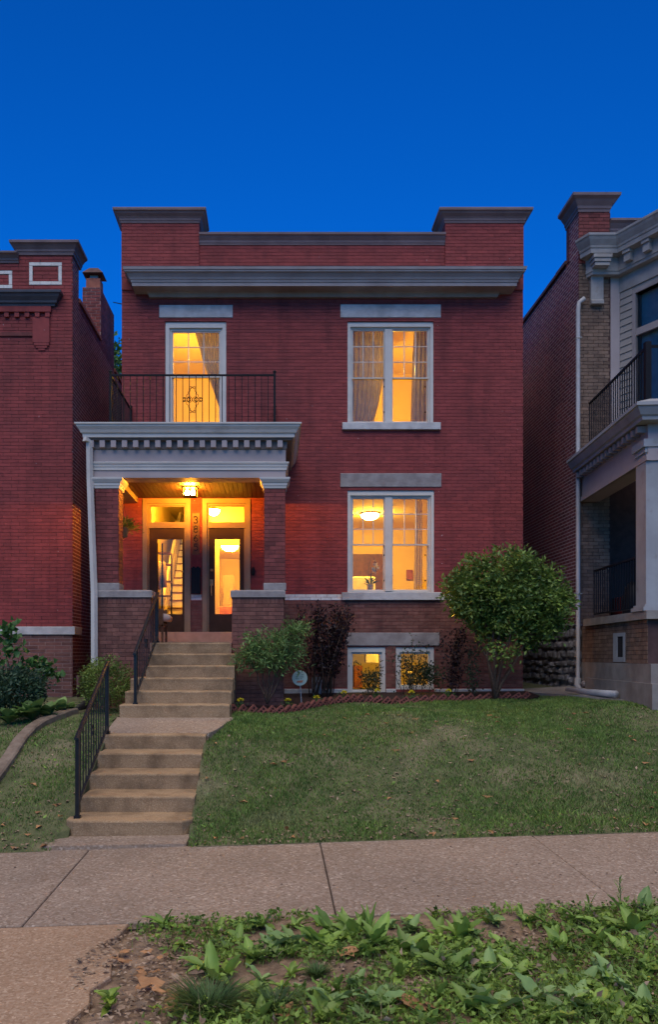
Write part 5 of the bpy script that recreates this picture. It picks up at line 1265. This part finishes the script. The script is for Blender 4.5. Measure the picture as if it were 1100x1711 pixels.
for px in (521.5,527.5,533.5): MB().box(X(px,15.6), X(px+3.6,15.6), 15.6, 15.63, 1.14, Z(1131,15.6)).build('slat', M['plastic_white'], vp)
MB().box(X(521,15.6), X(539,15.6), 15.631, 15.66, Z(1140,15.6), Z(1136,15.6)).build('crossbar', M['plastic_white'], vp)

# ------------------------------------------------------------------ grass, weeds, fallen leaves
def fbm(x, y, seed=0):
    v = np.zeros_like(x); a = 1.
    g = np.random.default_rng(seed)
    for k in range(5):
        f = 1.1*1.9**k
        for _ in range(3):
            t = g.uniform(0,6.28); v += a*np.sin((x*math.cos(t)+y*math.sin(t))*f+g.uniform(0,6.28))/3
        a *= .62
    return v
def blades(name, x, y, z, h, wd, lean, mat, seed, label, parent=None):
    g = np.random.default_rng(seed); n = len(x); a = g.uniform(0,2*math.pi,n); la = g.uniform(0,2*math.pi,n)
    b = np.stack([x,y,z],1); s = np.stack([np.cos(a),np.sin(a),np.zeros(n)],1)*wd[:,None]*.5
    ld = np.stack([np.cos(la),np.sin(la),np.zeros(n)],1)*(lean*h)[:,None]
    up = np.stack([np.zeros(n),np.zeros(n),h],1)
    V = np.stack([b-s,b+s,b+up*.6+ld*.35+s*.7,b+up*.6+ld*.35-s*.7,b+up*.9+ld],1).reshape(-1,3)
    k = np.arange(n)[:,None]*5
    Fc = np.concatenate([k+np.array([[0,1,2]]),k+np.array([[0,2,3]]),k+np.array([[3,2,4]])],1).reshape(-1,3)
    o = np_mesh(name, V, Fc, mat, parent)
    if label: o['kind'] = 'stuff'; o['label'] = label
    return o
def in_poly(x, y, poly):
    ins = np.zeros(len(x), bool); n = len(poly)
    for i in range(n):
        (x0,y0),(x1,y1) = poly[i], poly[(i+1)%n]
        c_ = ((y0 > y) != (y1 > y)) & (x < (x1-x0)*(y-y0)/(y1-y0+1e-12)+x0); ins ^= c_
    return ins
g = np.random.default_rng(300)
def lawn_blades(n, x0, x1, name, seed, label, mat='grass', hs=1.):
    g = np.random.default_rng(seed); x = g.uniform(x0,x1,n); d = 8.41+(15.6-8.41)*g.random(n)**1.5
    m = ~in_poly(x,d,bp) & ~in_poly(x,d,pp) & ~((x>-2.33)&(x<-.905)&(d<10.8)) & ~in_poly(x,d,[(p[0],p[1]) for p in lp]) & ~((x>-2.42)&(x<-.64)&(d>11.9))
    m &= ~((x<-2.05)&(d>12.6)&(x>-3.2)&(d>13.3)); m &= ~((x<-3.0)&(d>11.9))
    
    cov = fbm(x*1.3,d*1.3,5); edge = np.clip((d-8.5)/.5,0,1)
    m &= g.random(n) < np.clip(.80+.30*cov,.22,1)*(.25+.75*edge)
    x, d, cov = x[m], d[m], cov[m]; h = (.030+.022*g.random(len(x)))*(1+.35*cov).clip(.5,1.6)*hs
    blades(name, x, d, lawn_z(x,d)-.004, h, .006+.005*g.random(len(x)), g.uniform(.2,1.1,len(x)), M[mat], seed, label)
lawn_blades(210000, -.9, 7.2, 'lawn_grass', 301, 'short patchy grass of the front lawn right of the steps')
lawn_blades(45000, -5.2, -2.3, 'lawn_grass', 302, 'short patchy grass on the bank left of the steps')
def flakes(name, x, y, z, s, mat, seed, label):
    n = len(x); g = np.random.default_rng(seed); p = np.stack([x,y,z],1); d = g.normal(size=(n,3))*np.array([1,1,.25])
    o = leaves(name, p, d, s, s*.7, mat, None, .3, seed); o['kind'] = 'stuff'; o['label'] = label; return o
n = 1500; x = g.uniform(-4.5,6,n); d = 8.45+4.2*g.random(n)**2.4; m = ~((x>-2.35)&(x<-.9)); x, d = x[m], d[m]
flakes('lawn_litter', x, d, lawn_z(x,d)+.012, .05, M['dry_pale'], 310, 'scattered dry leaf scraps on the lawn')
n = 120; x = g.uniform(-4.5,6,n); d = 8.5+4.5*g.random(n)**1.6; m = ~((x>-2.35)&(x<-.9)); x, d = x[m], d[m]
flakes('lawn_leaves', x, d, lawn_z(x,d)+.02, .095, M['dry'], 311, 'scattered larger dry brown leaves on the lawn')
n = 26000; x = g.uniform(-5,7,n); d = 8.42+6.*g.random(n)**1.4; cl = fbm(x*3.1,d*3.1,21); m = (cl > .62) & ~((x>-2.36)&(x<-.88)&(d<12.1)) & ~in_poly(x,d,bp) & ~in_poly(x,d,pp) & ~((x<-2.05)&(d>12.6)) & ~((x>-2.45)&(x<-.6)&(d>10.5)); x, d = x[m], d[m]
blades('lawn_clumps', x, d, lawn_z(x,d)-.004, .055+.035*g.random(len(x)), .006+.005*g.random(len(x)), g.uniform(.3,1.2,len(x)), M['leaf_cover'], 312, 'taller brighter grass clumps in the lawn')
n = 2600; x = g.uniform(-5,7,n); d = 8.44+5.5*g.random(n)**1.3; cl = fbm(x*2.3,d*2.3,23); m = (cl > .45) & ~((x>-2.36)&(x<-.88)&(d<12.1)) & ~in_poly(x,d,bp) & ~in_poly(x,d,pp) & ~((x<-2.05)&(d>12.6)) & ~((x>-2.45)&(x<-.6)&(d>10.5)); x, d = x[m], d[m]
o = leaves('lawn_weeds', np.stack([x,d,lawn_z(x,d)+.012],1), unit(len(x),g)*np.array([1,1,.4])+np.array([0,0,.25]), .05, .03, M['leaf_cover'], None, .2, 313); kind(o,'stuff','small clover and plantain leaves in the lawn')
# verge: weeds
def bare(x, d):
    b = np.zeros(len(x))
    for px,py,sx,sd in ((860,1590,.42,.24),(570,1640,.34,.2),(690,1665,.28,.14),(1085,1600,.2,.2),(700,1600,.16,.12),(240,1640,.45,.8),(520,1690,.15,.1),(880,1660,.15,.08)):
        D_ = 2.09*F/(py-PY0); xc = X(px,D_); sx, sd = (sx*.72, sd*.72) if px > 300 else (sx, sd); b = np.maximum(b, np.exp(-(((x-xc)/sx)**2+((d-D_)/sd)**2)))
    return b
def left_edge(d): return np.interp(d, [4.4,4.7,5.4,6.0,6.2], [-.65,-.60,-.72,-.95,-1.15])
def weed_pts(n, seed, thr=.5):
    g = np.random.default_rng(seed); x = g.uniform(-1.3,3.9,n); d = g.uniform(3.6,6.17,n)
    m = (x > left_edge(d)+.1*g.normal(size=n)) & (g.random(n) > bare(x,d)*1.25-.0); x, d = x[m], d[m]
    m = fbm(x*2.2,d*2.2,8) > -.55; return x[m], d[m]
x, d = weed_pts(26000, 320); g = np.random.default_rng(321); n = len(x)
p = np.stack([x,d,verge_z(x,d)+.015+.06*g.random(n)**1.3],1); o = leaves('ground_cover', p, unit(n,g)*np.array([1,1,.5])+np.array([0,-.1,.35]), .042, .026, M['leaf_cover'], None, .2, 322); kind(o,'stuff','low small leaved ground cover on the verge')
x, d = weed_pts(14000, 323); g = np.random.default_rng(324); n = len(x)
blades('verge_grass', x, d, verge_z(x,d)-.005, .05+.07*g.random(n), .005+.003*g.random(n), g.uniform(.3,1.3,n), M['leaf_cover'], 325, 'thin grass blades among the verge weeds')
x, d = weed_pts(1500, 329); g = np.random.default_rng(330); n = len(x)
blades('dead_stalks', x, d, verge_z(x,d)-.005, .06+.10*g.random(n), .003+.003*g.random(n), g.uniform(.6,2.2,n), M['dry_pale'], 331, 'dry straw stalks tangled among the verge weeds')
n = len(x)//3; p = np.stack([x[:n],d[:n],verge_z(x[:n],d[:n])+.03+.05*g.random(n)],1); o = leaves('dead_leaves', p, unit(n,g), .055, .035, M['dry_pale'], None, .3, 332); kind(o,'stuff','withered leaves caught among the verge weeds')
g = np.random.default_rng(326); n = 6500; x = g.uniform(-2.2,3.9,n); d = g.uniform(3.6,6.19,n); m = (bare(x,d) > .28) & ((x > left_edge(d)-.62) | (g.random(n) > .93)); x, d = x[m], d[m]
flakes('verge_litter', x, d, verge_z(x,d)+.018+.02*(x<left_edge(d)), .038, M['dry_pale'], 327, 'small dry leaf scraps on the bare verge soil')
n = 90; x = g.uniform(-3,4,n); d = 6.25+2.2*g.random(n); flakes('pavement_litter', x, d, walk_z(x,d)+.006, .028, M['dry_pale'], 328, 'tiny dry scraps on the pavement')

def leaf_blade(L, W, curl, shape, mat, seed):
    """single large leaf: rib folded, wavy, drooping; 10 x 2 quads"""
    rr = random.Random(seed); mb = MB(); n = 9
    for i in range(n+1):
        u = i/n
        wv = W*.5*(math.sin(math.pi*u**shape)**.85 if 0 < u < 1 else .02)+(.004 if u < .2 else 0)
        y = L*(u-.10*curl*u*u); z = L*(.32*u-.55*curl*u*u)
        rp = rr.uniform(-.08,.08)*W
        mb.v += [(-wv, y, z+wv*.35+rp), (-wv*.5, y, z+wv*.05+rp*.3), (0, y, z-.004), (wv*.5, y, z+wv*.05-rp*.3), (wv, y, z+wv*.35-rp)]
    for i in range(n):
        for j in range(4): q = i*5+j; mb.f.append((q,q+1,q+6,q+5))
    me = bpy.data.meshes.new('leaf'); me.from_pydata(mb.v,[],mb.f); me.materials.append(mat); me.polygons.foreach_set('use_smooth',[True]*len(me.polygons)); return me
LM = {k: [leaf_blade(L*s, W*s, c_, sh_, M[mt], sd_) for sd_, s, c_ in ((1,1,.5),(2,.85,.9),(3,1.1,.25),(4,.7,1.2))] for k,(L,W,sh_,mt) in
      {'dock':(.20,.075,.75,'leaf_dock'),'grey':(.17,.085,.65,'leaf_grey'),'small':(.085,.045,.7,'leaf_bright'),'long':(.26,.035,.8,'leaf_dock')}.items()}
def rosette(kind_, x, d, n, scale, label, group, seed, upright=.5, name='weed_plant'):
    rr = random.Random(seed); t = thing(name, label, 'weed', (x,d,float(verge_z(x,d))), rr.uniform(0,6.28), group)
    for i in range(n):
        o = bpy.data.objects.new('leaf', rr.choice(LM[kind_])); COL.objects.link(o); o.parent = t
        up = rr.uniform(0,upright) if i else upright
        o.rotation_euler = (up*1.2, rr.uniform(-.35,.35), i*2.4+rr.uniform(-.3,.3)); s = scale*rr.uniform(.7,1.35); o.scale = (s,s,s); o.location = (0,0,.004*i)
    return t
def vg(px, py): d = 2.09*F/(py-PY0); x = X(px,d); z = float(verge_z(x,d)); d = (EYE-z)*F/(py-PY0); return X(px,d), d
named = [('grey',635,1690,11,.85,'large grey green broadleaf weed at the bottom beside the orange leaf heap',.55),
         ('dock',625,1585,13,1.0,'tall bright dock weed at the middle of the verge by the pavement edge',1.0),
         ('grey',455,1585,10,.95,'broad leaved dock in the left half of verge behind the tussock',.7),
         ('grey',1020,1640,12,1.0,'large broadleaf weed at right beside the bare soil',.7),
         ('grey',830,1695,12,1.0,'broadleaf weed at the bottom in the right half of verge',.6),
         ('grey',960,1690,11,.9,'broadleaf weed at bottom right, next to the corner plant',.5),
         ('grey',1080,1695,10,1.0,'broadleaf weed in the bottom right picture corner',.6),
         ('dock',775,1560,12,.95,'dock weed right of the tall middle one near pavement edge',.9),
         ('dock',1060,1560,12,1.0,'dock weed at the right edge below the tall stalk',.8),
         ('dock',305,1585,8,.75,'leafy weed at the left end of the weeds by the soil',.6)]
for i,(k,px,py,n_,s,lb_,up) in enumerate(named):
    x, d = vg(px,py); rosette(k, x, d, n_, s, lb_, None, 400+i, up)
rr = random.Random(55); cnt = 0; used = []
for i in range(26):
    x = -.85+4.2*(i+rr.random())/26; d = rr.uniform(5.92,6.12); used.append((x,d))
    rosette(rr.choice(['dock','dock','grey','small']), x, d, rr.randint(7,10), rr.uniform(.5,.85), 'leafy weed in the row along the pavement edge', 'weeds lining the pavement edge', 900+i, rr.uniform(.5,1.0))
while cnt < 88:
    px, py = rr.uniform(280,1110), 1533+182*rr.random()**1.25; x, d = vg(px,py)
    b_ = float(bare(np.array([x]),np.array([d]))[0])
    if b_ > .5 or x < left_edge(d)+.12 or d > 6.1: continue
    if any((x-a)**2+(d-c_)**2 < .013 for a,c_ in used): continue
    used.append((x,d)); k = rr.choice(['dock','grey','dock','dock']); s = rr.uniform(.5,.95)
    rosette(k, x, d, rr.randint(7,10), s, 'low broadleaf weed among the crowded weeds of the verge', 'broadleaf weeds crowding the verge', 500+cnt, rr.uniform(.35,.9)); cnt += 1
x, d = vg(182,1690); rosette('small', x, d, 22, 1.15, 'bright yellow green seedling clump on the bare soil at bottom left', None, 460, .9)
x, d = vg(258,1690); rosette('small', x, d, 7, .6, 'tiny bright seedling right of the bright clump at bottom left', None, 461, .9)
for i,(px,py,h,lb_) in enumerate(((1036,1512,.25,'tall thin leafy stalk standing against the pavement at right'),(985,1530,.16,'curled upright weed left of the tall stalk at right'),(872,1525,.12,'single upright dark leaf weed at the pavement edge'))):
    x, d = vg(px,py+8); t = thing('tall_weed', lb_, 'weed', (x,d,float(verge_z(x,d))))
    MB().tube([(0,0,-.02),(.01,0,h*.5),(.0,0,h)], .004, 5, .002).build('stem', M['leaf_vine'], t)
    n_ = (12,5,2)[i]
    for j in range(n_):
        o = bpy.data.objects.new('leaf', LM['long' if i < 2 else 'dock'][j%4]); COL.objects.link(o); o.parent = t; s = (.28,.5,.55)[i]
        o.scale = (s,s,s); o.location = (0,0,h*(.25+.7*j/n_)); o.rotation_euler = (.7+.3*(j%3)*.5, 0, j*2.2)
x, d = vg(617,1575); t = thing('tall_weed', 'long arching grass blades rising at the middle of the verge', 'weed', (x,d,float(verge_z(x,d))))
for j in range(5):
    o = bpy.data.objects.new('leaf', LM['long'][j%4]); COL.objects.link(o); o.parent = t; o.scale = (1.1,1.1,1.1); o.rotation_euler = (1.0+.08*j, 0, j*1.9)
# grass tussocks
def tussock(px, py, r, n, h, label, seed):
    x0, d0 = vg(px,py); g = np.random.default_rng(seed); t = thing('grass_tussock', label, 'grass tuft', (x0,d0,float(verge_z(x0,d0))), world=True)
    a = g.uniform(0,2*math.pi,n); q = r*np.sqrt(g.random(n))*.55; x = x0+q*np.cos(a); d = d0+q*np.sin(a); z = verge_z(x,d)-.01; hh = h*(.6+.5*g.random(n)); out = .25+1.1*q/r+.25*g.random(n)
    b = np.stack([x,d,z],1); dirv = np.stack([np.cos(a+g.normal(0,.5,n)),np.sin(a+g.normal(0,.5,n)),np.zeros(n)],1)
    s = np.cross(dirv, np.array([0,0,1]))*.0046*g.uniform(.6,1.3,n)[:,None]; V = []
    for u in (0,.4,.75,1.0):
        c_ = b+dirv*(out*hh*u*u)[:,None]+np.stack([np.zeros(n),np.zeros(n),hh*(u-.38*out*u*u)],1); k = (1-u)**.5
        V += [c_-s*max(k,.05), c_+s*max(k,.05)]
    V = np.stack(V,1).reshape(-1,3); k = np.arange(n)[:,None]*8
    Fc = np.concatenate([k+np.array([[2*i,2*i+1,2*i+3,2*i+2]]) for i in range(3)],1).reshape(-1,4)
    o = np_mesh('blades', V, Fc, M['grass_dark'], t); o['kind'] = 'stuff'
tussock(348,1694,.24,900,.21,'large round dark green grass tussock at the bottom left', 601)
tussock(460,1690,.17,420,.16,'second grass tussock right of the large round one', 602)
tussock(745,1625,.15,330,.14,'grass tuft in the middle of the verge below the dock weeds', 603)
tussock(655,1672,.06,160,.13,'small stiff grass tuft beside the orange leaf heap', 604)
tussock(900,1675,.13,260,.13,'grass tuft among broadleaf weeds at the lower right', 605)
tussock(530,1632,.07,220,.12,'small grass tuft left of the tall bright dock weed', 606)
# larger fallen leaves
def fallen(px, py, s, label, group, seed, mat='dry'):
    rr = random.Random(seed); x, d = vg(px,py); n = 12; mb = MB(); c0 = (0,0,.02)
    ring = []
    for k in range(n):
        t = 2*math.pi*k/n; r_ = s*.5*(1 if k % 2 else rr.uniform(.62,.85))*rr.uniform(.8,1.15); ring.append((r_*math.cos(t)*1.25, r_*math.sin(t)*.85, .012+rr.uniform(0,.35)*s*.5))
    mb.v = [c0]+ring
    for k in range(n): mb.f.append((0,1+k,1+(k+1)%n))
    o = mb.build('fallen_leaf', M[mat], None); o.location = (x,d,float(verge_z(x,d))+.025+(.03 if x < left_edge(d)-.3 else 0)); o.rotation_euler = (rr.uniform(-.2,.2),rr.uniform(-.2,.2),rr.uniform(0,6.28))
    tag(o, label, 'leaf', group); return o
for i,(px,py,s,lb_) in enumerate(((690,1690,.22,'largest orange brown curled leaf heap at bottom centre'),(725,1690,.14,'orange leaf overlapping the right end of largest leaf heap'),(250,1656,.15,'long reddish brown leaf on the soil at bottom left'),(795,1625,.11,'orange leaf between the weeds right of centre'),(480,1703,.15,'pale orange crumpled leaf at the bottom edge left of centre'),(580,1600,.16,'orange leaf half hidden under the tall bright dock weed'))):
    fallen(px,py,s,lb_,None,700+i)
for i in range(34):
    px, py = random.uniform(185,330), random.uniform(1580,1708); fallen(px,py,random.uniform(.05,.10),'small tan dry leaf lying on the bare soil at left','dry leaves on the bare soil',720+i,random.choice(['dry','dry_pale','dry']))
